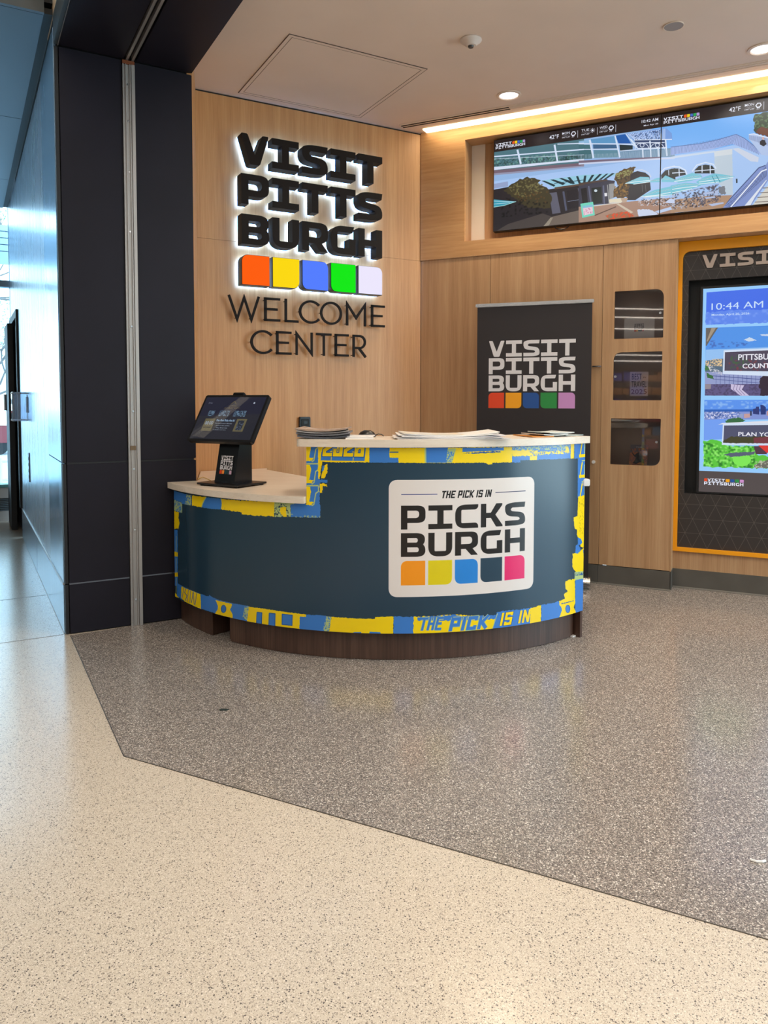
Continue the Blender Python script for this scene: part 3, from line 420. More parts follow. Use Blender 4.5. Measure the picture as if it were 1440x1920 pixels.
TV=[["P",[118,180,248],[[1117,56],[1842,66],[1850,381],[1121,280]],0],["P",[168,200,245],[[-64,302],[1164,286],[1512,282],[1615,271],[1847,297],[1859,752],[-61,698]],0],["P",[78,118,130],[[-4,85],[662,86],[665,272],[-2,232]],0],["S",[50,80,80],[[2,129],[664,198],[664,244],[2,193]],0.4,8],["S",[110,160,150],[[2,129],[663,179],[664,244],[2,193]],0.15,10],["P",[140,185,222],[[625,99],[701,99],[709,126],[625,118]],0],["P",[92,152,200],[[708,98],[870,99],[890,150],[718,127]],0],["P",[28,92,172],[[878,98],[943,97],[988,176],[900,158]],0],["P",[66,110,120],[[625,123],[709,135],[720,233],[627,225]],0],["P",[60,100,140],[[725,135],[893,159],[896,190],[728,168]],0],["P",[96,140,160],[[730,175],[896,199],[901,249],[731,230]],0],["P",[30,48,55],[[904,163],[993,181],[993,208],[909,205]],0],["P",[110,145,175],[[909,207],[1264,238],[1266,295],[910,257]],0],["P",[120,160,225],[[952,98],[1177,95],[1211,100],[1244,138],[1249,181],[997,146],[970,114]],0],["L",[225,235,255],[[961,99],[1010,147]],3],["L",[225,235,255],[[972,99],[1019,148]],3],["L",[225,235,255],[[983,99],[1027,150]],3],["L",[225,235,255],[[994,99],[1036,151]],3],["L",[225,235,255],[[1005,99],[1045,152]],3],["L",[225,235,255],[[1016,99],[1054,153]],3],["L",[225,235,255],[[1026,99],[1062,154]],3],["L",[225,235,255],[[1037,99],[1071,155]],3],["L",[225,235,255],[[1048,99],[1080,156]],3],["L",[225,235,255],[[1059,99],[1088,158]],3],["L",[225,235,255],[[1070,99],[1097,159]],3],["L",[225,235,255],[[1081,99],[1106,160]],3],["L",[225,235,255],[[1092,99],[1114,161]],3],["L",[225,235,255],[[1102,100],[1123,162]],3],["L",[225,235,255],[[1113,100],[1131,163]],3],["L",[225,235,255],[[1124,100],[1140,164]],3],["L",[225,235,255],[[1135,100],[1149,165]],3],["L",[225,235,255],[[1145,100],[1157,166]],3],["L",[225,235,255],[[1156,100],[1166,168]],3],["L",[225,235,255],[[1167,100],[1174,169]],3],["L",[225,235,255],[[1177,100],[1183,170]],3],["L",[225,235,255],[[1188,100],[1191,171]],3],["L",[225,235,255],[[1199,100],[1200,172]],3],["S",[50,75,120],[[978,102],[1173,105],[1174,167],[1010,147]],0.25,6],["P",[52,72,112],[[1003,149],[1204,172],[1209,230],[1024,203]],0],["L",[225,235,252],[[1001,166],[1200,192]],5],["L",[225,235,252],[[1024,207],[1209,226]],5],["L",[225,235,252],[[1001,146],[1246,178]],5],["L",[225,235,252],[[1067,191],[1067,195],[1065,198],[1062,200],[1058,201],[1054,201],[1050,200],[1047,198],[1044,195],[1042,191],[1041,187],[1042,183],[1044,180],[1046,178],[1050,176],[1054,176],[1058,178],[1062,180],[1065,183],[1067,187],[1067,191]],4],["L",[225,235,252],[[1009,210],[1010,201],[1013,192],[1018,185],[1026,179],[1034,175],[1044,174],[1054,174],[1064,177],[1074,181],[1083,188],[1090,195],[1095,204],[1099,214],[1100,223]],4],["L",[225,235,252],[[1166,205],[1166,209],[1164,212],[1161,215],[1158,216],[1154,216],[1150,215],[1146,212],[1143,209],[1141,205],[1141,201],[1141,198],[1143,194],[1146,192],[1149,191],[1153,191],[1157,192],[1161,194],[1164,198],[1166,201],[1166,205]],4],["L",[225,235,252],[[1109,225],[1110,215],[1113,207],[1118,199],[1125,194],[1134,190],[1143,188],[1153,189],[1163,191],[1173,196],[1182,202],[1189,210],[1194,218],[1198,228],[1199,237]],4],["L",[220,232,250],[[1105,166],[1114,283]],9],["L",[220,232,250],[[1205,172],[1216,284]],9],["L",[220,232,250],[[1058,208],[1064,281]],9],["L",[220,232,250],[[1158,218],[1164,281]],9],["L",[220,232,250],[[979,138],[1024,203]],9],["L",[175,195,215],[[914,215],[919,255]],2],["L",[175,195,215],[[922,215],[927,256]],2],["L",[175,195,215],[[930,216],[934,257]],2],["L",[175,195,215],[[937,217],[942,258]],2],["L",[175,195,215],[[945,217],[950,259]],2],["L",[175,195,215],[[953,218],[958,259]],2],["L",[175,195,215],[[961,219],[965,260]],2],["L",[175,195,215],[[969,219],[973,261]],2],["L",[175,195,215],[[976,220],[981,262]],2],["L",[175,195,215],[[984,221],[988,263]],2],["L",[175,195,215],[[992,221],[996,263]],2],["L",[175,195,215],[[1000,222],[1004,264]],2],["L",[175,195,215],[[1007,223],[1011,265]],2],["L",[175,195,215],[[1015,223],[1019,266]],2],["L",[175,195,215],[[1023,224],[1027,267]],2],["L",[175,195,215],[[1031,225],[1034,268]],2],["L",[175,195,215],[[1038,225],[1042,268]],2],["L",[175,195,215],[[1046,226],[1049,269]],2],["L",[175,195,215],[[1054,227],[1057,270]],2],["L",[175,195,215],[[1061,227],[1065,271]],2],["L",[175,195,215],[[1069,228],[1072,271]],2],["L",[175,195,215],[[1077,229],[1080,272]],2],["L",[175,195,215],[[1084,229],[1087,273]],2],["L",[175,195,215],[[1092,230],[1095,274]],2],["L",[175,195,215],[[1099,231],[1102,275]],2],["L",[175,195,215],[[1107,231],[1110,275]],2],["L",[175,195,215],[[1115,232],[1117,276]],2],["L",[175,195,215],[[1122,232],[1125,277]],2],["L",[175,195,215],[[1130,233],[1132,278]],2],["L",[175,195,215],[[1137,234],[1140,279]],2],["L",[175,195,215],[[1145,234],[1147,279]],2],["L",[175,195,215],[[1152,235],[1155,280]],2],["L",[175,195,215],[[1160,236],[1162,281]],2],["L",[175,195,215],[[1168,236],[1170,282]],2],["L",[175,195,215],[[1175,237],[1177,283]],2],["L",[175,195,215],[[1183,238],[1184,283]],2],["L",[175,195,215],[[1190,238],[1192,284]],2],["L",[175,195,215],[[1198,239],[1199,285]],2],["L",[175,195,215],[[1205,240],[1207,286]],2],["L",[175,195,215],[[1213,240],[1214,286]],2],["L",[175,195,215],[[1220,241],[1221,287]],2],["L",[175,195,215],[[1227,241],[1229,288]],2],["L",[175,195,215],[[1235,242],[1236,289]],2],["L",[175,195,215],[[1242,243],[1244,290]],2],["L",[175,195,215],[[1250,243],[1251,290]],2],["L",[175,195,215],[[1257,244],[1258,291]],2],["L",[175,195,215],[[1265,245],[1265,292]],2],["L",[170,190,205],[[629,193],[629,221]],2],["L",[170,190,205],[[638,194],[638,222]],2],["L",[170,190,205],[[647,195],[647,223]],2],["L",[170,190,205],[[656,196],[657,224]],2],["L",[170,190,205],[[665,196],[666,225]],2],["L",[170,190,205],[[674,197],[675,226]],2],["L",[170,190,205],[[683,198],[684,227]],2],["L",[170,190,205],[[692,199],[694,228]],2],["L",[170,190,205],[[701,200],[703,229]],2],["L",[170,190,205],[[710,201],[712,230]],2],["L",[170,190,205],[[719,202],[721,231]],2],["L",[170,190,205],[[728,203],[730,232]],2],["L",[170,190,205],[[737,203],[739,233]],2],["L",[170,190,205],[[746,204],[748,234]],2],["L",[170,190,205],[[755,205],[757,235]],2],["L",[170,190,205],[[764,206],[767,236]],2],["L",[170,190,205],[[773,207],[776,237]],2],["L",[170,190,205],[[782,208],[785,238]],2],["L",[170,190,205],[[790,209],[794,239]],2],["L",[170,190,205],[[799,210],[803,240]],2],["L",[170,190,205],[[808,210],[812,241]],2],["L",[170,190,205],[[817,211],[821,241]],2],["L",[170,190,205],[[826,212],[830,242]],2],["L",[170,190,205],[[835,213],[839,243]],2],["L",[170,190,205],[[844,214],[848,244]],2],["L",[170,190,205],[[852,215],[857,245]],2],["L",[170,190,205],[[861,216],[865,246]],2],["L",[170,190,205],[[870,216],[874,247]],2],["L",[170,190,205],[[879,217],[883,248]],2],["L",[170,190,205],[[887,218],[892,249]],2],["L",[170,190,205],[[896,219],[901,250]],2],["L",[40,60,60],[[508,183],[508,210]],3],["L",[40,60,60],[[519,184],[520,211]],3],["L",[40,60,60],[[531,185],[531,211]],3],["L",[40,60,60],[[542,186],[542,212]],3],["L",[40,60,60],[[553,187],[553,213]],3],["L",[40,60,60],[[564,188],[564,214]],3],["L",[40,60,60],[[575,188],[576,215]],3],["L",[40,60,60],[[586,189],[587,215]],3],["L",[40,60,60],[[597,190],[598,216]],3],["L",[40,60,60],[[608,191],[609,217]],3],["L",[40,60,60],[[619,192],[620,218]],3],["L",[40,60,60],[[631,193],[631,219]],3],["L",[40,60,60],[[642,194],[642,219]],3],["L",[40,60,60],[[653,195],[653,220]],3],["L",[40,60,60],[[663,195],[664,221]],3],["L",[215,228,250],[[-1,119],[663,161]],9],["L",[215,228,250],[[474,97],[662,118]],7],["L",[215,228,250],[[2,137],[664,198]],3],["L",[215,228,250],[[180,94],[207,201]],14],["L",[215,228,250],[[453,98],[476,219]],13],["L",[215,228,250],[[625,116],[988,172],[1024,200]],8],["L",[215,228,250],[[701,99],[729,230]],12],["L",[215,228,250],[[874,98],[909,251]],10],["L",[215,228,250],[[626,156],[896,191]],6],["L",[215,228,250],[[909,207],[1205,229]],5],["L",[215,228,250],[[945,96],[1002,173]],5],["P",[215,225,245],[[0,195],[664,226],[664,242],[504,232],[0,218]],0],["P",[120,100,115],[[0,220],[504,244],[664,254],[665,274],[0,247]],0],["P",[150,150,175],[[0,242],[665,272],[665,282],[0,256]],0],["P",[120,105,125],[[627,234],[1176,283],[1177,292],[627,253]],0],["P",[205,215,240],[[627,251],[1177,291],[1266,298],[1266,309],[627,262]],0],["P",[158,180,232],[[1239,230],[1426,233],[1535,223],[1637,206],[1685,237],[1748,297],[1788,355],[1615,263],[1496,280],[1240,281]],0],["L",[95,120,175],[[1243,231],[1244,279]],2],["L",[95,120,175],[[1253,230],[1253,279]],2],["L",[95,120,175],[[1262,229],[1262,279]],2],["L",[95,120,175],[[1271,229],[1270,278]],2],["L",[95,120,175],[[1280,228],[1279,278]],2],["L",[95,120,175],[[1289,228],[1288,278]],2],["L",[95,120,175],[[1299,227],[1296,277]],2],["L",[95,120,175],[[1308,227],[1305,277]],2],["L",[95,120,175],[[1317,226],[1313,277]],2],["L",[95,120,175],[[1326,226],[1322,277]],2],["L",[95,120,175],[[1335,225],[1331,276]],2],["L",[95,120,175],[[1344,225],[1339,276]],2],["L",[95,120,175],[[1353,224],[1348,276]],2],["L",[95,120,175],[[1363,224],[1356,276]],2],["L",[95,120,175],[[1372,223],[1365,275]],2],["L",[95,120,175],[[1381,223],[1373,275]],2],["L",[95,120,175],[[1390,222],[1382,275]],2],["L",[95,120,175],[[1399,222],[1390,274]],2],["L",[95,120,175],[[1408,221],[1399,274]],2],["L",[95,120,175],[[1417,221],[1407,274]],2],["L",[95,120,175],[[1426,220],[1416,274]],2],["L",[95,120,175],[[1435,220],[1424,273]],2],["L",[95,120,175],[[1444,219],[1433,273]],2],["L",[95,120,175],[[1453,219],[1441,273]],2],["L",[95,120,175],[[1462,218],[1449,272]],2],["L",[95,120,175],[[1470,218],[1458,272]],2],["L",[95,120,175],[[1479,217],[1466,272]],2],["L",[95,120,175],[[1488,217],[1475,272]],2],["L",[95,120,175],[[1497,216],[1483,271]],2],["L",[95,120,175],[[1506,216],[1491,271]],2],["L",[95,120,175],[[1515,215],[1500,271]],2],["L",[95,120,175],[[1524,215],[1508,271]],2],["L",[95,120,175],[[1532,214],[1516,270]],2],["L",[95,120,175],[[1541,214],[1525,270]],2],["L",[95,120,175],[[1550,213],[1533,270]],2],["L",[95,120,175],[[1559,213],[1541,269]],2],["L",[95,120,175],[[1568,212],[1549,269]],2],["L",[95,120,175],[[1576,212],[1558,269]],2],["L",[95,120,175],[[1585,211],[1566,269]],2],["L",[95,120,175],[[1594,211],[1574,268]],2],["L",[95,120,175],[[1603,210],[1582,268]],2],["L",[95,120,175],[[1611,210],[1590,268]],2],["L",[95,120,175],[[1620,210],[1599,268]],2],["L",[95,120,175],[[1629,209],[1607,267]],2],["L",[95,120,175],[[1637,209],[1615,267]],2],["L",[100,120,170],[[1641,209],[1631,267]],2],["L",[100,120,170],[[1649,215],[1641,273]],2],["L",[100,120,170],[[1657,222],[1651,280]],2],["L",[100,120,170],[[1664,228],[1661,286]],2],["L",[100,120,170],[[1672,234],[1672,292]],2],["L",[100,120,170],[[1680,240],[1682,298]],2],["L",[100,120,170],[[1687,246],[1692,304]],2],["L",[100,120,170],[[1695,252],[1702,310]],2],["L",[100,120,170],[[1703,258],[1712,317]],2],["L",[100,120,170],[[1710,264],[1722,323]],2],["L",[100,120,170],[[1718,271],[1732,329]],2],["L",[100,120,170],[[1725,277],[1742,335]],2],["L",[100,120,170],[[1733,283],[1753,341]],2],["L",[100,120,170],[[1741,289],[1763,347]],2],["L",[100,120,170],[[1748,295],[1773,353]],2],["L",[90,115,170],[[1239,228],[1426,232],[1534,222],[1637,204],[1685,236],[1748,296],[1788,351]],4],["P",[200,215,235],[[1240,292],[1512,291],[1512,302],[1241,305]],0],["P",[50,68,50],[[1742,96],[1820,92],[1880,94],[1884,235],[1754,216],[1738,192],[1745,155],[1734,124]],8],["S",[95,125,85],[[1742,96],[1865,99],[1868,200],[1745,181]],0.25,8],["P",[108,62,48],[[1757,199],[1780,180],[1822,193],[1868,200],[1869,267],[1754,216]],8],["P",[178,198,235],[[1712,218],[1742,218],[1869,267],[1872,384],[1788,355],[1712,243]],0],["L",[105,120,165],[[1716,223],[1716,248]],2],["L",[105,120,165],[[1721,224],[1722,251]],2],["L",[105,120,165],[[1727,226],[1727,254]],2],["L",[105,120,165],[[1732,228],[1733,257]],2],["L",[105,120,165],[[1738,229],[1738,260]],2],["L",[105,120,165],[[1743,231],[1744,263]],2],["L",[105,120,165],[[1749,233],[1749,266]],2],["L",[105,120,165],[[1754,234],[1755,268]],2],["L",[105,120,165],[[1760,236],[1760,271]],2],["L",[105,120,165],[[1765,238],[1766,274]],2],["L",[105,120,165],[[1771,240],[1771,277]],2],["L",[105,120,165],[[1776,241],[1777,280]],2],["L",[105,120,165],[[1781,243],[1782,283]],2],["L",[105,120,165],[[1787,245],[1788,286]],2],["L",[105,120,165],[[1792,246],[1793,289]],2],["L",[105,120,165],[[1798,248],[1799,292]],2],["L",[105,120,165],[[1803,250],[1804,295]],2],["L",[105,120,165],[[1809,251],[1810,298]],2],["L",[105,120,165],[[1814,253],[1815,300]],2],["L",[105,120,165],[[1820,255],[1821,303]],2],["L",[105,120,165],[[1825,257],[1826,306]],2],["L",[105,120,165],[[1830,258],[1832,309]],2],["L",[105,120,165],[[1836,260],[1837,312]],2],["L",[105,120,165],[[1841,262],[1843,315]],2],["L",[105,120,165],[[1847,263],[1848,318]],2],["L",[225,232,250],[[1712,216],[1742,217],[1847,265]],6],["P",[30,32,45],[[1776,270],[1790,261],[1807,268],[1815,292],[1802,305],[1779,291]],3],["P",[215,170,160],[[1802,254],[1801,257],[1801,259],[1799,261],[1798,262],[1796,262],[1794,261],[1792,260],[1791,258],[1790,255],[1789,253],[1790,250],[1790,248],[1792,246],[1793,245],[1795,245],[1797,246],[1799,247],[1800,249],[1801,252]],0],["P",[190,206,220],[[1511,329],[1618,329],[1627,590],[1590,585],[1513,455]],3],["P",[210,218,225],[[1508,295],[1617,293],[1618,329],[1511,329]],0],["P",[205,214,232],[[1617,293],[1655,294],[1773,370],[1770,399],[1727,389]],0],["P",[128,148,205],[[1560,671],[1775,438],[1813,426],[1827,403],[1830,525],[1738,667],[1722,673]],0],["L",[60,72,110],[[1584,654],[1624,671]],2.5],["L",[60,72,110],[[1591,647],[1630,666]],2.5],["L",[60,72,110],[[1598,641],[1636,661]],2.5],["L",[60,72,110],[[1605,634],[1642,655]],2.5],["L",[60,72,110],[[1611,627],[1648,650]],2.5],["L",[60,72,110],[[1618,621],[1654,645]],2.5],["L",[60,72,110],[[1625,614],[1660,639]],2.5],["L",[60,72,110],[[1632,608],[1665,634]],2.5],["L",[60,72,110],[[1639,601],[1671,629]],2.5],["L",[60,72,110],[[1646,595],[1677,624]],2.5],["L",[60,72,110],[[1652,588],[1683,618]],2.5],["L",[60,72,110],[[1659,582],[1689,613]],2.5],["L",[60,72,110],[[1666,575],[1695,608]],2.5],["L",[60,72,110],[[1673,569],[1701,603]],2.5],["L",[60,72,110],[[1679,562],[1706,598]],2.5],["L",[60,72,110],[[1686,556],[1712,592]],2.5],["L",[60,72,110],[[1693,549],[1718,587]],2.5],["L",[60,72,110],[[1700,543],[1724,582]],2.5],["L",[60,72,110],[[1706,536],[1730,577]],2.5],["L",[60,72,110],[[1713,530],[1736,572]],2.5],["L",[60,72,110],[[1720,524],[1741,566]],2.5],["L",[60,72,110],[[1727,517],[1747,561]],2.5],["L",[60,72,110],[[1733,511],[1753,556]],2.5],["L",[60,72,110],[[1740,504],[1759,551]],2.5],["L",[60,72,110],[[1747,498],[1765,546]],2.5],["L",[60,72,110],[[1753,492],[1770,541]],2.5],["L",[60,72,110],[[1760,485],[1776,536]],2.5],["L",[60,72,110],[[1767,479],[1782,530]],2.5],["L",[60,72,110],[[1773,473],[1788,525]],2.5],["L",[60,72,110],[[1780,466],[1793,520]],2.5],["L",[60,72,110],[[1786,460],[1799,515]],2.5],["L",[60,72,110],[[1793,453],[1805,510]],2.5],["L",[60,72,110],[[1800,447],[1810,505]],2.5],["L",[60,72,110],[[1806,441],[1816,500]],2.5],["L",[60,72,110],[[1813,435],[1822,495]],2.5],["L",[232,238,252],[[1616,668],[1791,461],[1821,452]],8],["L",[70,85,130],[[1560,671],[1775,436],[1813,426]],6],["P",[222,228,240],[[1691,676],[1815,523],[1826,516],[1756,622],[1730,674]],0],["P",[214,210,200],[[1742,673],[1831,555],[1928,508],[1932,676]],0],["L",[120,110,105],[[1757,652],[1894,659]],5],["L",[120,110,105],[[1771,624],[1893,629]],5],["L",[120,110,105],[[1786,596],[1893,600]],5],["L",[120,110,105],[[1801,568],[1892,571]],5],["P",[60,70,75],[[1642,489],[1652,490],[1653,516],[1644,517]],0],["P",[44,40,44],[[-1,362],[162,352],[386,411],[666,398],[671,683],[2,684]],0],["P",[112,100,92],[[374,672],[442,607],[669,577],[671,678]],0],["P",[75,68,66],[[2,679],[114,626],[373,576],[442,607],[374,672]],0],["P",[150,140,125],[[379,670],[432,611],[449,613],[418,669]],0],["P",[96,96,112],[[418,436],[473,435],[504,585],[444,588]],0],["P",[150,165,205],[[-2,320],[111,314],[112,351],[-1,354]],0],["P",[34,30,38],[[545,434],[620,429],[634,562],[556,565]],0],["L",[82,86,108],[[521,436],[544,575]],14],["L",[88,90,112],[[630,426],[654,527]],14],["L",[130,140,165],[[551,511],[633,508]],3],["P",[66,60,42],[[76,378],[137,337],[187,319],[242,302],[311,315],[356,338],[327,360],[400,393],[440,469],[431,544],[264,526],[163,447]],12],["S",[118,112,72],[[112,358],[262,309],[351,340],[401,417],[263,449],[163,427]],0.25,9],["S",[95,68,40],[[153,407],[410,418],[411,504],[214,482]],0.15,10],["S",[24,24,26],[[61,425],[411,490],[412,580],[63,572]],0.2,12],["P",[62,158,182],[[1,433],[174,468],[82,486],[1,491]],0],["L",[180,220,230],[[1,445],[163,469]],4],["L",[180,220,230],[[1,467],[128,472]],4],["L",[160,215,215],[[1,490],[82,487],[174,468]],5],["P",[58,58,74],[[629,405],[827,395],[879,406],[841,557],[631,557]],0],["P",[24,34,34],[[718,437],[787,436],[794,547],[729,550]],0],["P",[26,24,30],[[644,432],[685,430],[696,541],[659,541]],0],["L",[95,100,125],[[699,420],[720,562]],10],["L",[95,100,125],[[800,428],[809,558]],10],["L",[150,150,150],[[828,427],[841,557]],6],["P",[230,230,235],[[808,482],[826,483],[828,505],[810,505]],0],["P",[200,215,225],[[759,460],[759,463],[757,465],[755,467],[752,468],[748,468],[745,467],[742,465],[739,463],[738,460],[737,457],[738,455],[739,452],[742,450],[745,449],[748,449],[751,450],[755,452],[757,454],[759,457]],0],["P",[168,134,116],[[743,565],[839,557],[1271,566],[1273,686],[633,674],[631,557]],0],["P",[176,142,116],[[1246,580],[1453,578],[1624,592],[1568,669],[1248,667]],0],["P",[205,190,170],[[888,565],[906,564],[1005,635],[988,642]],0],["L",[95,72,64],[[744,630],[889,585]],7],["L",[215,205,190],[[734,564],[924,560]],6],["P",[225,215,190],[[840,529],[924,530],[929,558],[843,555]],0],["P",[150,150,150],[[837,423],[877,424],[879,520],[843,530]],0],["P",[40,38,46],[[961,373],[1027,359],[1079,377],[1106,403],[1117,496],[1017,554],[960,548]],0],["L",[200,212,235],[[991,350],[1057,354],[1101,382],[1117,413]],7],["L",[95,95,100],[[1059,455],[1064,506]],3],["L",[95,95,100],[[1081,458],[1086,508]],3],["P",[38,42,44],[[1181,406],[1208,378],[1271,371],[1273,451],[1184,440]],0],["L",[215,225,245],[[1172,394],[1204,364],[1267,357]],8],["L",[210,225,245],[[1229,379],[1231,414]],5],["P",[36,42,44],[[1242,372],[1292,376],[1330,397],[1338,424],[1251,433]],0],["L",[215,228,248],[[1250,357],[1296,367],[1334,393],[1345,425]],7],["L",[215,228,248],[[1294,376],[1297,427]],6],["L",[215,228,248],[[1251,402],[1337,406]],6],["P",[34,42,44],[[1390,402],[1416,377],[1457,373],[1498,386],[1513,408],[1514,438],[1393,422]],0],["L",[215,228,248],[[1376,407],[1404,369],[1457,359],[1506,378],[1523,409]],7],["L",[215,228,248],[[1437,376],[1438,424]],6],["L",[215,228,248],[[1486,380],[1488,437]],6],["L",[215,228,248],[[1390,407],[1513,412]],6],["P",[150,205,226],[[361,341],[424,339],[666,338],[703,342],[878,353],[878,369],[666,400],[458,407]],0],["P",[26,52,62],[[361,341],[385,344],[463,384],[453,395]],0],["P",[26,52,62],[[424,342],[450,343],[537,382],[516,391]],0],["P",[26,52,62],[[489,340],[510,341],[594,379],[577,391]],0],["P",[26,52,62],[[548,341],[567,341],[603,390],[587,395]],0],["P",[26,52,62],[[610,342],[624,341],[643,390],[629,395]],0],["P",[26,52,62],[[666,344],[682,345],[676,394],[659,395]],0],["P",[26,52,62],[[719,346],[737,347],[708,391],[690,391]],0],["P",[26,52,62],[[772,346],[790,348],[745,389],[724,389]],0],["P",[26,52,62],[[819,350],[833,351],[786,387],[765,387]],0],["P",[26,52,62],[[858,351],[876,355],[813,391],[797,389]],0],["L",[26,52,62],[[453,371],[666,374]],4],["P",[90,70,60],[[458,400],[666,397],[667,409],[459,415]],0],["P",[80,64,58],[[629,391],[827,388],[827,399],[629,407]],0],["P",[92,70,42],[[872,396],[885,356],[938,331],[1017,331],[992,366],[979,414],[966,530],[915,527],[870,519],[873,460],[904,441]],10],["S",[150,150,95],[[880,356],[1018,333],[988,379],[886,402]],0.4,7],["S",[150,110,50],[[873,446],[975,413],[968,521],[874,510]],0.3,8],["S",[40,34,30],[[885,384],[974,386],[968,521],[905,514]],0.3,9],["P",[185,160,140],[[917,529],[968,533],[958,561],[933,563]],0],["P",[112,214,190],[[643,537],[731,533],[745,627],[658,638]],0],["P",[232,205,218],[[658,555],[727,551],[732,614],[667,622]],0],["S",[205,110,150],[[664,575],[727,572],[731,610],[670,617]],0.35,7],["P",[130,190,215],[[658,555],[727,551],[728,568],[661,570]],0],["P",[150,110,80],[[817,637],[889,631],[925,621],[970,635],[1010,662],[953,675],[840,667]],8],["S",[222,74,36],[[817,637],[889,627],[970,626],[1015,663],[953,675],[840,667]],0.4,8],["P",[120,196,216],[[1184,435],[1209,411],[1269,446],[1269,464],[1184,453]],0],["L",[226,240,246],[[1188,431],[1269,450]],5],["L",[38,130,150],[[1188,431],[1269,450]],2],["P",[120,196,216],[[1106,439],[1141,425],[1173,421],[1173,452],[1111,446]],0],["L",[226,240,246],[[1115,435],[1173,438]],5],["L",[38,130,150],[[1115,435],[1173,438]],2],["P",[120,196,216],[[944,432],[1045,400],[1102,409],[1113,440],[1011,446]],0],["L",[226,240,246],[[966,428],[1036,414],[1106,421]],5],["L",[226,240,246],[[949,434],[1019,430],[1113,433]],5],["L",[226,240,246],[[1002,445],[1113,442]],5],["L",[38,130,150],[[966,428],[1036,414],[1106,421]],2],["P",[120,196,216],[[1252,453],[1327,429],[1376,416],[1430,434],[1441,454],[1377,468],[1294,471]],0],["L",[226,240,246],[[1277,449],[1430,442]],5],["L",[226,240,246],[[1265,459],[1434,456]],5],["L",[38,130,150],[[1277,449],[1430,442]],2],["P",[120,196,216],[[1051,534],[1138,501],[1269,486],[1271,548],[1126,549]],0],["L",[226,240,246],[[1082,526],[1147,515],[1270,508]],5],["L",[226,240,246],[[1052,535],[1147,538],[1270,526]],5],["L",[226,240,246],[[1082,541],[1270,546]],5],["L",[38,130,150],[[1082,526],[1147,515],[1270,508]],2],["P",[120,196,216],[[1244,483],[1336,476],[1398,488],[1435,506],[1378,521],[1245,545]],0],["L",[226,240,246],[[1253,493],[1336,487],[1419,502]],5],["L",[226,240,246],[[1253,510],[1337,507],[1411,508]],5],["L",[226,240,246],[[1253,533],[1378,521]],5],["L",[38,130,150],[[1253,493],[1336,487],[1419,502]],2],["P",[120,196,216],[[1402,480],[1447,455],[1515,438],[1563,451],[1637,473],[1549,501],[1427,503]],0],["L",[226,240,246],[[1427,470],[1516,464],[1619,469]],5],["L",[226,240,246],[[1419,482],[1520,480],[1628,476]],5],["L",[226,240,246],[[1419,495],[1541,497]],5],["L",[38,130,150],[[1427,470],[1516,464],[1619,469]],2],["L",[36,120,140],[[1523,448],[1549,498]],3],["L",[36,120,140],[[1499,453],[1520,499]],3],["S",[205,208,222],[[1030,538],[1271,557],[1272,628],[1040,593]],0.25,7],["S",[70,62,66],[[1056,550],[1271,566],[1272,623],[1066,587]],0.25,7],["P",[205,215,238],[[1031,622],[1106,625],[1149,650],[1171,670],[1041,670]],6],["P",[190,208,240],[[1145,645],[1247,625],[1256,644],[1171,661]],0],["P",[200,212,240],[[1208,594],[1241,569],[1271,579],[1272,606]],0],["S",[88,84,98],[[1391,527],[1541,510],[1559,616],[1455,648],[1392,597]],0.5,8],["S",[180,185,205],[[1253,537],[1391,527],[1453,578],[1455,648],[1256,644]],0.2,8],["S",[60,58,70],[[1253,537],[1391,527],[1453,578],[1455,648],[1256,644]],0.22,8],["P",[120,125,135],[[1541,528],[1577,528],[1584,580],[1558,582],[1542,562]],5],["P",[178,192,225],[[1445,555],[1510,554],[1515,568],[1453,569]],0],["P",[178,192,225],[[1458,588],[1518,586],[1523,596],[1466,599]],0],["P",[178,192,225],[[1479,634],[1571,631],[1574,640],[1504,650]],0],["P",[178,192,225],[[1518,551],[1538,547],[1538,584],[1520,582]],0]]
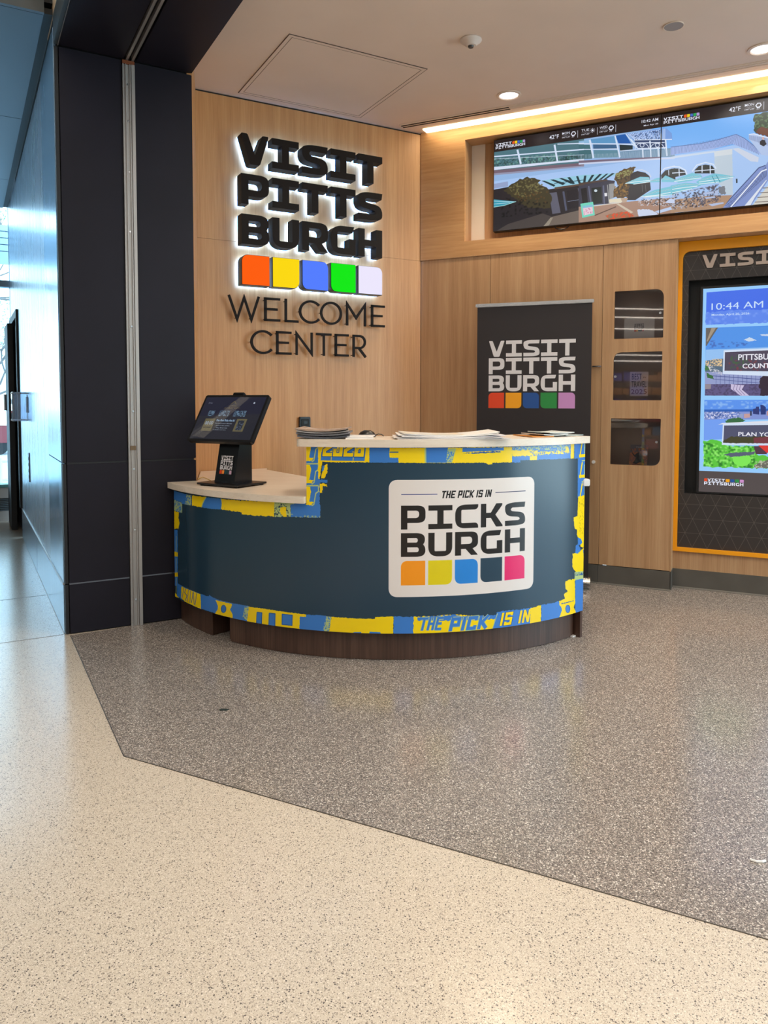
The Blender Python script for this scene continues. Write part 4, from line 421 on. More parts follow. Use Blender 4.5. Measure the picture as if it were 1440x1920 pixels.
KIOSK=[["P",[70,112,235],[[21,25],[412,19],[417,243],[21,244]],0],["P",[96,138,240],[[20,166],[150,154],[415,157],[417,243],[21,244]],10],["S",[120,158,246],[[24,158],[415,157],[417,243],[21,244]],0.2,14],["P",[84,150,235],[[22,265],[418,265],[423,497],[24,496]],0],["P",[150,195,245],[[25,413],[421,407],[423,497],[24,496]],0],["S",[70,110,190],[[52,347],[289,377],[257,398],[46,403]],0.3,10],["P",[205,220,240],[[256,354],[292,337],[335,360],[289,366]],4],["P",[200,215,240],[[351,324],[419,319],[419,334],[371,332]],4],["P",[105,100,95],[[22,265],[98,266],[59,332],[29,387],[24,387]],0],["P",[165,150,130],[[57,266],[85,267],[35,357],[28,357]],0],["P",[90,110,130],[[24,488],[130,476],[423,497],[428,679],[24,677]],0],["S",[235,200,150],[[24,488],[82,475],[130,480],[131,528],[25,522]],0.5,7],["P",[150,160,205],[[22,564],[84,565],[426,592],[428,679],[24,677]],0],["P",[70,120,70],[[24,515],[63,549],[22,556]],4],["P",[60,110,65],[[29,564],[75,595],[78,613],[40,605]],4],["S",[210,210,220],[[31,504],[125,565],[133,588],[57,564]],0.5,7],["P",[100,92,135],[[26,647],[440,650],[442,727],[25,725]],0],["S",[80,72,105],[[26,647],[440,650],[442,727],[25,725]],0.3,9],["L",[70,80,140],[[71,591],[427,625]],4],["L",[70,80,140],[[72,613],[427,650]],3],["L",[70,80,140],[[92,584],[93,651]],2],["L",[70,80,140],[[119,584],[120,651]],2],["L",[70,80,140],[[146,584],[148,651]],2],["L",[70,80,140],[[174,585],[175,652]],2],["L",[70,80,140],[[201,585],[202,652]],2],["L",[70,80,140],[[228,585],[229,652]],2],["L",[70,80,140],[[254,586],[256,652]],2],["L",[70,80,140],[[281,586],[283,653]],2],["L",[70,80,140],[[308,587],[309,653]],2],["L",[70,80,140],[[334,587],[336,653]],2],["L",[70,80,140],[[360,587],[362,653]],2],["L",[70,80,140],[[387,588],[388,654]],2],["L",[70,80,140],[[413,588],[414,654]],2],["P",[205,195,225],[[185,648],[267,657],[253,685],[298,726],[246,726],[186,681]],0],["L",[120,105,150],[[208,652],[201,685],[235,722]],3],["L",[120,105,150],[[226,653],[219,685],[253,722]],3],["L",[120,105,150],[[245,653],[238,685],[272,722]],3],["P",[60,48,62],[[363,726],[369,666],[379,646],[440,642],[442,726]],6],["P",[60,48,60],[[353,679],[361,613],[390,584],[426,592],[428,679]],5],["P",[150,140,150],[[25,647],[63,647],[62,680],[25,682]],0],["P",[95,150,240],[[23,755],[443,754],[444,823],[23,825]],0],["S",[140,185,245],[[23,763],[443,763],[444,811],[23,813]],0.3,12],["P",[52,100,185],[[23,821],[263,818],[444,811],[445,835],[24,838]],0],["P",[130,150,215],[[24,836],[445,831],[446,883],[25,892]],0],["S",[225,225,245],[[24,836],[245,834],[246,877],[25,884]],0.35,6],["S",[70,95,160],[[24,836],[245,834],[246,877],[25,884]],0.3,6],["P",[118,162,245],[[24,892],[160,884],[163,1018],[25,1032]],0],["P",[60,110,70],[[157,895],[198,878],[238,873],[280,893],[239,910],[161,909]],5],["P",[225,228,240],[[112,924],[139,911],[446,891],[446,907],[139,920]],0],["P",[52,62,120],[[323,815],[340,811],[341,799],[359,799],[361,852],[324,848]],0],["P",[44,60,120],[[366,787],[383,789],[399,803],[400,851],[370,852]],0],["P",[200,160,160],[[269,848],[306,846],[307,872],[270,877]],0],["P",[60,70,100],[[305,828],[316,828],[317,860],[306,860]],0],["P",[150,165,205],[[242,849],[264,846],[264,873],[242,875]],0],["P",[190,150,150],[[405,827],[444,823],[445,859],[406,859]],0],["P",[96,200,66],[[24,1034],[92,1028],[141,1044],[172,1068],[335,1063],[351,1116],[452,1133],[454,1209],[25,1212]],12],["S",[50,130,44],[[24,1047],[342,1063],[346,1210],[25,1212]],0.3,12],["S",[150,238,110],[[24,1047],[342,1063],[346,1210],[25,1212]],0.25,11],["P",[130,235,90],[[319,1154],[316,1168],[309,1180],[297,1191],[282,1198],[265,1201],[247,1199],[232,1193],[219,1184],[211,1171],[208,1157],[210,1143],[218,1130],[230,1120],[245,1113],[262,1110],[280,1112],[295,1118],[308,1127],[316,1140]],8],["P",[92,98,120],[[151,1126],[196,1112],[343,1100],[336,1120],[204,1141]],5],["P",[84,60,74],[[333,1063],[364,1062],[415,1093],[412,1114],[347,1116]],0],["P",[225,62,56],[[360,1058],[450,1056],[451,1104],[412,1106]],0],["P",[110,110,100],[[338,1190],[452,1133],[454,1209],[346,1210]],6],["S",[190,190,170],[[337,1169],[452,1125],[454,1209],[346,1210]],0.3,8],["P",[214,228,248],[[136,420],[421,414],[426,599],[133,580]],0],["P",[82,74,92],[[144,433],[422,427],[425,566],[144,558]],0],["S",[130,64,70],[[145,491],[423,479],[425,566],[144,558]],0.12,10],["S",[70,98,70],[[177,455],[291,458],[293,550],[179,548]],0.2,10],["P",[214,228,248],[[142,915],[446,907],[450,1054],[138,1060]],0],["P",[84,86,112],[[150,928],[447,920],[450,1042],[147,1046]],0],["P",[74,72,48],[[149,1027],[193,1001],[267,1004],[449,992],[450,1042],[147,1046]],6],["P",[120,62,70],[[332,1006],[449,996],[450,1042],[332,1041]],4]]


# ================================================================== FLOOR
fl = MB(); 
a0, a1_ = fr(OJ, AJ, -7, -12), fr(OJ, AJ, 7, -12); b0, b1 = fr(OJ, AJ, -7, 5.2), fr(OJ, AJ, 7, 5.2)
fl.prism_z([(q.x, q.y) for q in (a0, a1_, b1, b0)], -.12, 0)
floor = obj('floor', fl, FLIGHT, kind='structure')
DKP = [(-1.734, 4.082), (-.951, 2.677), (.93, 1.746), (5.5, -.495), (7.2, 3.2), (4.6, 4.3), (.35, 6.3), (-1.3, 5.5), (-1.2, 4.42)]
dk = MB().prism_z(DKP, .0002, .0016)
obj('terrazzo_field', dk, FDARK, floor, kind='structure')
for a, b in zip(DKP[:3], DKP[1:4]):
    d = (Vector(b)-Vector(a)).normalized(); n = Vector((-d.y, d.x))*.0014; a_, b_ = Vector(a), Vector(b)
    obj('divider_strip', MB().prism_z([tuple(a_-n), tuple(b_-n), tuple(b_+n), tuple(a_+n)], .0003, .0019), STRIPM, floor)
for yy in (0.02, .99, -4.9):
    p0, p1 = fr(OJ, AJ, -6.8, yy), fr(OJ, AJ, -.012, yy); n = Vector((math.sin(AJ), -math.cos(AJ), 0))*.0012
    obj('joint_strip', MB().prism_z([(q.x, q.y) for q in (p0-n, p1-n, p1+n, p0+n)], .0003, .0012), STRIPM, floor)
p0, p1 = fr(OJ, AJ, -.9, -12), fr(OJ, AJ, -.9, 4.5)

# ================================================================== PORTAL JAMB AND BEAM
JW = .737
jb = thing('wall_portal', None, None, OJ, AJ, kind='structure')
obj('jamb_core', MB().box(.022, JW-.004, .02, .5, 0, 3.2), NAVY2, jb)
Z = [.006, .283, .954, 3.19]
for xa, xb in ((.022, .345), (.413, JW)):
    for z0, z1 in ((Z[0], Z[1]-.004), (Z[1]+.004, Z[2]-.005), (Z[2]+.005, Z[3])):
        obj('jamb_panel', MB().box(xa, xb, 0, .02, z0, z1), NAVY, jb, bevel=.002)
    for z0, jm in ((Z[1], mat('joint_trim', (120, 122, 130), .3, .8)), (Z[2], NAVY2)): obj('joint_trim', MB().box(xa, xb, .004, .02, z0-.005, z0+.005), jm, jb)
for z0, z1 in ((Z[0], Z[1]-.003), (Z[1]+.003, Z[2]-.004), (Z[2]+.004, Z[3])):
    obj('corner_trim', MB().box(0, .017, 0, .03, z0, z1), NAVY2, jb, bevel=.001)
# shutter guide rail
gr = MB().prism_z([(.347, .02), (.347, -.012), (.353, -.012), (.353, -.006), (.362, -.006), (.362, -.014), (.366, -.014), (.366, -.006), (.384, -.006), (.384, -.014), (.389, -.014), (.389, -.006), (.394, -.006), (.394, -.016), (.412, -.016), (.412, .02)], .001, 3.17)
gt = thing('shutter_guide_rail', 'aluminium roller shutter guide rail running up the dark jamb', 'guide rail', fr(OJ, AJ, 0, 0), AJ)
obj('rail_profile', gr, ALU, gt)
for z in (3.06, 2.86, 2.58, 2.25, 1.72, 1.24, .91, .56, .155): obj('screw', MB().cyl((.375, -.006, z), (.375, -.0105, z), .006, 10), SILVER, gt)
lk_ = obj('lock_plate', MB().box(.357, .388, -.0145, -.004, 1.018, 1.042), mat('bronze_lock', (120, 100, 78), .5, .5), gt)
obj('rail_top_cap', MB().box(.347, .412, -.01, .02, 3.172, 3.192), mat('rusty_cap', (120, 62, 30), .8), gt)

bmz = thing('ceiling_portal', None, None, OJ, AJ, kind='structure')
obj('beam_core', MB().box(.004, JW-.004, -8, 0, 3.222, 3.9), NAVY2, bmz)
obj('beam_end', MB().box(.022, JW-.004, 0, .5, 3.2, 3.9), NAVY2, bmz)
for y0, y1 in ((-2.45, -.0), (-4.95, -2.46), (-8, -4.96)):
    obj('soffit_panel', MB().box(.022, .356, y0, y1, 3.2, 3.22), NAVY, bmz, bevel=.002)
    obj('soffit_panel', MB().box(.424, JW, y0, y1, 3.2, 3.22), NAVY, bmz, bevel=.002)
    obj('fascia_panel', MB().box(-.004, .016, y0, y1, 3.2, 3.345), SLATE, bmz, bevel=.002)
for x in (.366, .397): obj('slot_lip', MB().box(x, x+.013, -8, 0, 3.196, 3.224), ALU, bmz)
obj('soffit_edge_trim', MB().box(.0175, .0195, -8, 0, 3.196, 3.206), ALU, bmz)
obj('recess_wall', MB().box(.0, .02, -8, .32, 3.348, 3.9), mat('recess_wall', (206, 176, 140), .6), bmz)
tl_ = thing('concourse_tube_light', 'short glowing tube light in the ceiling recess at the top left corner', 'light', fr(OJ, AJ, -.10, -.15, 3.47), AJ)
obj('tube', MB().cyl((0, -1.6, 0), (0, .08, 0), .022, 14), LAMPW, tl_, smooth=True)
obj('end_cap', MB().cyl((0, .08, 0), (0, .11, 0), .026, 14), mat('tube_cap', (190, 150, 110), .4, .5), tl_)

# ================================================================== CORRIDOR WALL (steel)
wl = thing('wall_left', None, None, OJ, AJ, kind='structure')
obj('wall_core', MB().box(.012, .09, .03, 3.36, 0, 3.34), NAVY2, wl)
for z0, z1 in ((.287, .956), (.962, 3.3)): obj('steel_panel', MB().box(-.004, .012, .028, .735, z0, z1), STEELD, wl, bevel=.002)
for i in range(10):
    y0 = .74 + i*.262; obj('steel_panel', MB().box(.0, .012, y0+.002, y0+.26, .287, 3.3), STEEL, wl, bevel=.0015)
for y0, y1 in ((.028, 1.74), (1.744, 3.36)): obj('baseboard_panel', MB().box(-.006, .012, y0, y1, .002, .276), STEELD, wl, bevel=.002)
obj('baseboard_cap', MB().box(-.009, .0, .028, 3.36, .277, .286), ALU, wl)
obj('top_gap_strip', MB().box(.002, .05, .03, 3.36, 3.3, 3.35), BLACKM, wl)
sl = thing('vent_slot_plate', 'narrow dark slotted plate set low in the steel corridor wall', 'vent', fr(OJ, AJ, 0, 2.36, .63), AJ)
obj('plate', MB().box(-.008, -.0005, -.03, .03, 0, .24), mat('plate_grey', (90, 100, 120), .4, .5), sl)
for i in range(4): obj('slot', MB().box(-.0095, -.0075, -.018, .018, .03+i*.05, .055+i*.05), BLACKM, sl)
hd = thing('acrylic_holder', 'clear acrylic literature holder projecting from the corridor wall by the door', 'holder', fr(OJ, AJ, 0, 2.42, 1.13), AJ)
ACR = glass('clear_acrylic', (225, 238, 255), .25)
obj('clear_box', MB().box(-.12, -.003, -.06, .06, 0, .24), ACR, hd, bevel=.004)
obj('card', MB().box(-.012, -.008, -.045, .045, .07, .2), mat('card_grey', (190, 188, 186), .5), hd)
for z in (.01, .23): obj('standoff', MB().cyl((-.125, .03, z), (-.003, .03, z), .006, 10), SILVER, hd)
# door at the corridor end
d2 = thing('door_2', None, None, fr(OJ, AJ, 0, 3.36), AJ, kind='structure')
obj('frame_post', MB().box(-.02, .06, 0, .06, .29, 2.15), BLACKM, d2)
obj('frame_head', MB().box(-.02, .06, .06, 1.14, 2.08, 2.15), BLACKM, d2)
obj('frame_post', MB().box(-.02, .06, 1.08, 1.14, 0, 2.15), BLACKM, d2)
obj('door_leaf', MB().box(-.07, -.02, .5, 1.05, .01, 2.06), BLACKM, d2)
obj('door_pull', MB().cyl((-.1, .52, 1.2), (-.1, .52, 1.36), .014, 10), SILVER, d2)
obj('door_return', MB().box(.03, .12, .06, 1.08, 0, 2.08), NAVY2, d2)
obj('wall_head', MB().box(.0, .09, 0, 1.2, 2.15, 3.34), STEEL, d2)
# corridor ceiling
cl = thing('ceiling_corridor', None, None, OJ, AJ, kind='structure')
for x0, x1 in ((-1.9, -.045), (-3.8, -1.91), (-5.7, -3.81)):
    for y0, y1 in ((.03, 1.72), (1.724, 3.45), (3.454, 4.62)): obj('ceiling_panel', MB().box(x0, x1, y0, y1, 3.35, 3.37), SLATE, cl, bevel=.002)
obj('ceiling_edge', MB().box(-5.7, -.045, .0, .028, 3.35, 3.9), SLATE, cl)
obj('ceiling_gap', MB().box(-.045, .0, .03, 4.62, 3.36, 3.39), BLACKM, cl)
obj('plenum', MB().box(-5.7, .09, .03, 4.7, 3.42, 3.46), NAVY2, cl)

# window wall at the corridor end
w1 = thing('window_1', None, None, fr(OJ, AJ, 0, 4.62), AJ, kind='structure')
WF = mat('window_frame', (120, 138, 152), .4, .6); WS = mat('window_sill', (196, 196, 196), .5)
obj('sill_apron', MB().box(-5.7, .06, -.06, .12, .25, .37), WS, w1)
obj('sill_cap', MB().box(-5.7, .06, -.09, .12, .37, .40), mat('sill_cap', (110, 190, 196), .4), w1)
obj('heater_grille_back', MB().box(-5.7, .06, -.02, .12, .11, .25), mat('heater_grille', (96, 98, 104), .5), w1)
for i in range(7): obj('grille_slat', MB().box(-5.7, .06, -.045, -.02, .115+i*.019, .123+i*.019), WF, w1)
obj('heater_base', MB().box(-5.7, .06, -.06, .12, 0, .11), WS, w1)
obj('transom', MB().box(-5.7, .06, -.01, .1, 2.515, 2.585), WF, w1)
for x in (0.03, -1.4, -2.85, -4.3, -5.68): obj('mullion', MB().box(x-.03, x+.03, 0, .1, .4, 3.42), WF, w1)
obj('window_pane', MB().box(-5.7, 0, .045, .051, .4, 3.4), GLASSW, w1)
SLT = mat('outdoor_louver', (190, 215, 235), .5)
for i in range(5): obj('canopy_slat', MB().box(-5.9, .5, .6, 1.1, 2.93+i*.075, 2.995+i*.075), SLT, w1)

# rest of the concourse shell
cw = thing('wall_concourse', None, None, OJ, AJ, kind='structure')
WALLN = noisy('concourse_wall', (150, 146, 142), (160, 156, 150), 1.2, .6)
obj('side_wall', MB().box(-5.9, -5.75, -10, 4.7, 0, 3.95), WALLN, cw)
obj('back_wall', MB().box(-5.9, 6.5, -10.15, -10, 0, 3.95), WALLN, cw)
SHOPL = mat('shop_lamp', (255, 240, 225), .5, emit=(255, 240, 225), es=6)
DARKW = mat('shop_interior_dark', (52, 54, 60), .6)
obj('shop_interior', MB().box(-5.745, -5.73, -9.5, -2.6, .02, 3.5), DARKW, cw)
for z, y0, y1 in ((3.14, -8.8, -3.2), (2.97, -9.2, -3.0), (2.74, -8.0, -4.6), (2.36, -8.6, -4.0), (2.22, -9.0, -3.4), (2.1, -7.6, -3.6)): obj('shop_lamp', MB().box(-5.72, -5.69, y0, y1, z, z+.014), SHOPL, cw)
rnd = random.Random(3); GC = [mat('goods', c, .5) for c in ((40, 60, 170), (150, 50, 60), (180, 182, 190), (60, 110, 140), (190, 120, 60))]
gm = [MB() for _ in GC]
for r_ in range(6):
    y = -9.2
    while y < -3: wd = rnd.uniform(.12, .4); gm[rnd.randrange(5)].box(-5.72, -5.55, y, y+wd*.9, .35+r_*.27, .35+r_*.27+rnd.uniform(.12, .2)); y += wd
for m_, c_ in zip(gm, GC): obj('shop_goods', m_, c_, cw, kind='stuff')
for r_ in range(7): obj('shop_shelf', MB().box(-5.73, -5.5, -9.4, -2.8, .32+r_*.27, .34+r_*.27), DARKW, cw)
cc = thing('ceiling_concourse', None, None, OJ, AJ, kind='structure')
obj('ceiling_slab', MB().box(-5.9, 0.0, -10.1, .03, 3.95, 4.0), mat('concourse_ceiling', (205, 205, 208), .7), cc)
for yy in CONC_ROWS:
    for xx in (-3.6, -.9): obj('linear_lamp', MB().box(xx-1.15, xx+1.15, yy-.27, yy+.27, 3.935, 3.95), LAMPW, cc)

# ================================================================== STORE CEILING
CZ = 3.36
def bl(t, e=0): return fr(OJ, AJ, JW-.002+e, -t)
cp = [bl(-.35), bl(7.9), bl(7.9, 3.6), fr(OB, AC, 5.2, .1), fr(OB, AC, -.05, .2), fr(OB, AB, -1.9, .15)]
cs = thing('ceiling', None, None, (0, 0, 0), 0, kind='structure')
obj('ceiling_board', MB().prism_z([(q.x, q.y) for q in cp], CZ, CZ+.06), CEIL, cs)
# access hatch
HA = R(28.9)
hc = Vector((-.355, 4.935)); 
ht = thing('ceiling_hatch', 'square flush access hatch in the ceiling in front of the sign wall', 'hatch', (hc.x, hc.y, CZ), HA)
def ring(a, b, z0, z1): return MB().prism_z_ring(a, b, z0, z1)
def sqring(ro, ri): 
    m = MB()
    for q in ((-ro, ro, -ro, -ri), (-ro, ro, ri, ro), (-ro, -ri, -ri, ri), (ri, ro, -ri, ri)): m.box(q[0], q[1], q[2], q[3], -.004, -.0002)
    return m
DKL = mat('hatch_gap', (96, 74, 62), .8)
obj('gap_line', sqring(.458, .455), DKL, ht); obj('hatch_frame', sqring(.454, .432), CEIL, ht); obj('gap_line', sqring(.431, .4285), DKL, ht)
obj('hatch_panel', MB().box(-.428, .428, -.428, .428, -.0035, -.0002), CEIL, ht)
# slot diffuser and light trough along the display wall
rt = thing('slot_diffuser', 'long two-slot air diffuser in the ceiling beside the light strip', 'vent', fr(OB, AC, 0, 0, CZ), AC)
obj('diffuser_frame', MB().box(-.075, 4.6, -.245, -.165, -.006, -.0002), CEILT, rt)
for y in (-.232, -.198):
    obj('slot', MB().box(-.068, .76, y, y+.016, -.0075, -.0055), mat('slot_dark', (40, 26, 18), .8), rt)
    obj('slot', MB().box(.765, 4.6, y+.004, y+.013, -.0075, -.0055), mat('slot_dark', (60, 40, 28), .8), rt)
    obj('slot_blade', MB().box(.765, 4.6, y-.002, y+.003, -.011, -.0055), CEILT, rt)
lt = thing('cove_light_strip', 'long glowing warm light strip in the ceiling along the display wall', 'light', fr(OB, AC, 0, 0, CZ), AC)
obj('trim', MB().box(.045, 4.6, -.011, -.006, -.01, -.0002), CEILT, lt)
obj('lens', MB().box(.05, 4.6, -.088, -.012, -.008, -.0002), COVEM, lt)
area_light('cove_lamp', fr(OB, AC, 2.4, -.075, CZ-.015), 4.5, .05, 9, (1, .80, .5), AC, (R(-8), 0))
labs = ['round recessed downlight near the inner corner of the ceiling', 'round recessed downlight cut by the right edge of the picture']
for i, (x, y) in enumerate(DOWNL):
    if i < 2:
        t = thing('downlight', labs[i], 'light', fr(OB, AC, x, y, CZ), AC, 'recessed downlights in the ceiling')
        obj('trim_ring', MB().lathe([(.062, -.0005), (.082, -.0005), (.082, -.006), (.066, -.009), (.062, -.004)], 32), CEILT, t, smooth=True)
        obj('lens', MB().lathe([(0, -.003), (.0615, -.003), (.0615, -.0005)], 32), DOWNM, t)
    d = bpy.data.lights.new('downlight_lamp', 'SPOT'); d.energy = 50 if i < 3 else 54; d.color = (1, .82, .6); d.spot_size = R(125); d.spot_blend = .8; d.shadow_soft_size = .075
    o = bpy.data.objects.new('downlight_lamp', d); COL.objects.link(o); o.location = fr(OB, AC, x, y, CZ-.03)
sm = thing('smoke_detector', 'small round white detector with a dark nub on the ceiling', 'detector', (.493, 4.379, CZ))
obj('base_ring', MB().lathe([(.0, -.0005), (.06, -.0005), (.062, -.006), (.058, -.012), (.045, -.02), (.03, -.036), (0, -.038)], 32), mat('detector_white', (214, 200, 190), .5), sm, smooth=True)
obj('nub', MB().lathe([(0, -.046), (.014, -.046), (.018, -.036), (0, -.034)], 16), mat('nub_dark', (70, 66, 64), .4), sm, smooth=True)
cv_ = thing('ceiling_cover_plate', 'small round flat grey cover plate on the ceiling', 'cover plate', (1.587, 4.219, CZ))
obj('plate', MB().lathe([(0, -.005), (.05, -.005), (.05, -.0005)], 32), mat('cover_grey', (150, 140, 134), .5), cv_)
obj('rim', MB().lathe([(.0505, -.0005), (.0505, -.006), (.054, -.006), (.054, -.0005)], 32), CEILT, cv_)

# ================================================================== SIGN WALL
wb = thing('wall_back', None, None, OB, AB, kind='structure')
obj('wall_core', MB().box(-1.9, .0, .03, .12, 0, 3.36), OAKR, wb)
obj('wood_panel', MB().box(-1.86, -.002, 0, .03, 2.3875, 3.347), OAK, wb)
obj('wood_panel', MB().box(-1.86, -.002, 0, .03, 0.0, 2.386), OAK, wb)
obj('shadow_gap', MB().box(-1.86, -.002, .012, .03, 3.347, 3.36), BLACKM, wb)
# splayed oak return between jamb and sign wall
jc = fr(OJ, AJ, JW, 0); ic = fr(OB, AB, -1.745, 0)
n = Vector((ic.y-jc.y, -(ic.x-jc.x), 0)).normalized()
rw = MB().prism_z([(jc.x, jc.y), (ic.x, ic.y), (ic.x-n.x*.03, ic.y-n.y*.03), (jc.x-n.x*.03, jc.y-n.y*.03)], 0, 3.36)
obj('wall_return', rw, OAK, kind='structure')

# wall sign
TZ = [2.883, 2.618, 2.352]
sg = thing('backlit_wall_sign', 'large backlit dimensional logo sign with colour blocks on the oak wall', 'sign', fr(OB, AB, -1.477, 0, 2.08), AB)
HALO = mat('halo_led', (255, 255, 255), .5, emit=(118, 176, 255), es=17)
for word, z in zip(('VISIT', 'PITTS', 'BURGH'), TZ):
    for i, ch in enumerate(word):
        g = [[(i*.2188+p[0]*.195, z-2.08+p[1]*.2) for p in l] for l in glyph(ch)]
        o = obj('letter', MB().prism_y(g, -.12, -.03), LETTER, sg)
        obj('halo_light', MB().prism_y(g, -.0295, -.026), HALO, o)
BC = [(255, 92, 0), (252, 216, 0), (82, 124, 255), (0, 232, 0), (236, 230, 252)]
for i in range(5):
    g = [[(i*.2188+p[0]*.198, .001+p[1]*.204) for p in block(i, .24)]]
    g2 = [[(i*.2188+.0035+p[0]*.191, .0045+p[1]*.197) for p in block(i, .23)]]
    o = obj('colour_block', MB().prism_y(g, -.112, -.03), mat('block_return', (26, 18, 16), .4), sg)
    obj('lit_face', MB().prism_y(g2, -.1205, -.1125), mat('acrylic_face', (4, 4, 4), .35, spec=.05, emit=BC[i], es=1.0), o, bevel=.002, label=['orange', 'yellow', 'blue', 'green', 'white'][i]+' lit acrylic face')
    obj('halo_light', MB().prism_y(g, -.0295, -.026), HALO, o)
# thin letters
def thin(ch):
    t = .105
    E_ = [stroke([(.05, 0), (.05, 1)], .1), stroke([(0, .05), (.62, .05)], .1), stroke([(0, .51), (.52, .51)], .1), stroke([(0, .95), (.62, .95)], .1)]
    return {'E': (E_, .62), 'W': ([stroke([(.04, 1), (.4, .02), (.72, .93), (1.04, .02), (1.38, 1)], .105)], 1.42),
      'L': ([stroke([(.05, 0), (.05, 1)], .1), stroke([(0, .05), (.58, .05)], .1)], .58),
      'C': ([stroke(ell(.5, .5, .46, .46, 40, 320), .1)], .84), 'O': ([stroke(ell(.5, .5, .46, .46, 0, 359.9, 44), .1)], 1.0),
      'M': ([stroke([(.05, 0), (.05, .97), (.44, .36), (.83, .97), (.83, 0)], .1)], .88),
      'N': ([stroke([(.05, 0), (.05, .93), (.75, .07), (.75, 1)], .1)], .8), 'T': ([stroke([(.36, 0), (.36, .95)], .1), stroke([(0, .95), (.72, .95)], .1)], .72),
      'R': ([stroke([(.05, 0), (.05, 1)], .1), stroke([(.05, .95), (.34, .95)]+ell(.34, .68, .25, .27, 84, -84, 14)+[(.34, .41), (.05, .41)], .1), stroke([(.3, .4), (.63, 0)], .11)], .69)}[ch]
wc = thing('welcome_center_lettering', 'thin dark letters reading WELCOME CENTER below the colour blocks', 'lettering', fr(OB, AB, -1.553, 0, 1.62), AB)
WL = [('W', 0.0, 0.224), ('E', 0.256, 0.374), ('L', 0.407, 0.511), ('C', 0.516, 0.667), ('O', 0.68, 0.85), ('M', 0.884, 1.05), ('E', 1.091, 1.208)]
CL = [('C', 0.157, 0.307), ('E', 0.342, 0.457), ('N', 0.488, 0.62), ('T', 0.646, 0.767), ('E', 0.793, 0.906), ('R', 0.938, 1.057)]
for row, z, hh in ((WL, .233, .163), (CL, .005, .163)):
    for ch, xa, xb in row:
        loops, wd = thin(ch); m = MB(); k = (xb-xa)/wd
        for l in loops: m.prism_y([[(xa+p[0]*k, z+p[1]*hh) for p in q] for q in l], -.052, -.042)
        for q in ([(.06, .9), (.06, .08)] if ch in 'ELMNR' else [(.36, .9), (.36, .08)] if ch == 'T' else [(.4, .08), (1.04, .08)] if ch == 'W' else [(.06, .5), (.5, .05)]):
            m.cyl((xa+q[0]*k, -.042, z+q[1]*hh), (xa+q[0]*k, -.0005, z+q[1]*hh), .0028, 6)
        obj('letter', m, LETTER2, wc)
# outlet
ot = thing('wall_outlet', 'black wall outlet on the oak wall behind the high counter', 'outlet', fr(OB, AB, -.985, 0, 1.06), AB)
obj('back_box', MB().box(-.042, .042, -.028, 0, 0, .125), BLACK, ot, bevel=.004)
obj('socket_plate', MB().box(-.03, .03, -.032, -.028, .015, .11), BLACKM, ot, bevel=.002)
for z in (.035, .075): obj('socket', MB().box(-.014, .014, -.034, -.032, z, z+.02), BLACK, ot)

# ================================================================== DISPLAY WALL
wr = thing('wall_right', None, None, OB, AC, kind='structure')
obj('wall_core', MB().box(-.05, 1.37, .165, .25, 0, 3.36), OAKR, wr)
obj('wall_core', MB().box(1.37, 4.6, .42, .52, 0, 3.36), OAKR, wr)
obj('corner_leak_filler', MB().box(-.08, .0015, .014, .17, 0, 2.386), OAKR, wr)  # unseen fillers added behind the corner joint to stop light leaking through
obj('corner_leak_filler', MB().box(-.08, .0005, .018, .17, 2.386, 3.36), OAKR, wr)
NZ0, NZ1, NS0, NS1 = 2.504, 3.256, .36, 3.15
fa = MB().prism_y([[(.001, 2.392), (4.6, 2.392), (4.6, 3.359), (.001, 3.359)], [(NS0, NZ0), (NS0, NZ1), (NS1, NZ1), (NS1, NZ0)]], -.01, .016)
obj('fascia', fa, OAKH, wr)
obj('niche_side', MB().box(NS0-.02, NS0, .016, .15, NZ0, NZ1), OAKR, wr)
obj('niche_side', MB().box(NS1, NS1+.02, .016, .15, NZ0, NZ1), OAKR, wr)
obj('niche_sill', MB().box(NS0-.02, NS1+.02, .016, .15, NZ0-.02, NZ0), OAKH, wr)
obj('niche_head', MB().box(NS0-.02, NS1+.02, .016, .15, NZ1, NZ1+.02), OAKH, wr)
obj('niche_back', MB().box(NS0-.02, .466, .146, .156, NZ0-.02, NZ1+.02), CREAM, wr)
obj('niche_back', MB().box(.4665, NS1+.02, .15, .158, NZ0-.02, NZ1+.02), OAKR, wr)
obj('soffit_under', MB().box(0, 4.6, -.01, .134, 2.387, 2.392), OAKR, wr)
obj('wood_panel', MB().box(.002, .5615, .002, .06, .134, 2.386), OAKR, wr)
for a, b in ((.002, 1.375), ):
    pass
# concealed storage door
dr = thing('door_1', None, None, fr(OB, AC, .565, 0), AC, kind='structure')
obj('door_leaf', MB().box(0, .8165, .002, .04, .14, 2.386), OAKR, dr)
obj('lock_cylinder', MB().cyl((.773, .003, .87), (.773, -.008, .87), .012, 16), WHITEP, dr)
obj('door_pull', MB().box(.755, .815, -.012, -.002, 1.54, 1.55), SILVER, dr)
obj('door_backing', MB().box(0, .8165, .04, .06, .1, 2.386), BLACKM, dr)
kb = thing('baseboard_right', None, None, OB, AC, kind='structure')
for a, b in ((.002, 1.378), (1.3795, 1.866)): obj('base_section', MB().prism_x([[(-.006, .0), (.02, .0), (.02, .135), (.0, .135), (.0, .012), (-.006, .004)]], a, b), KICK, kb)
obj('base_section', MB().box(1.858, 1.866, .0, .136, 0, .135), KICK, kb)
obj('base_section', MB().prism_x([[(.126, .0), (.16, .0), (.16, .135), (.134, .135), (.134, .012), (.126, .004)]], 1.8665, 4.6), KICK, kb)

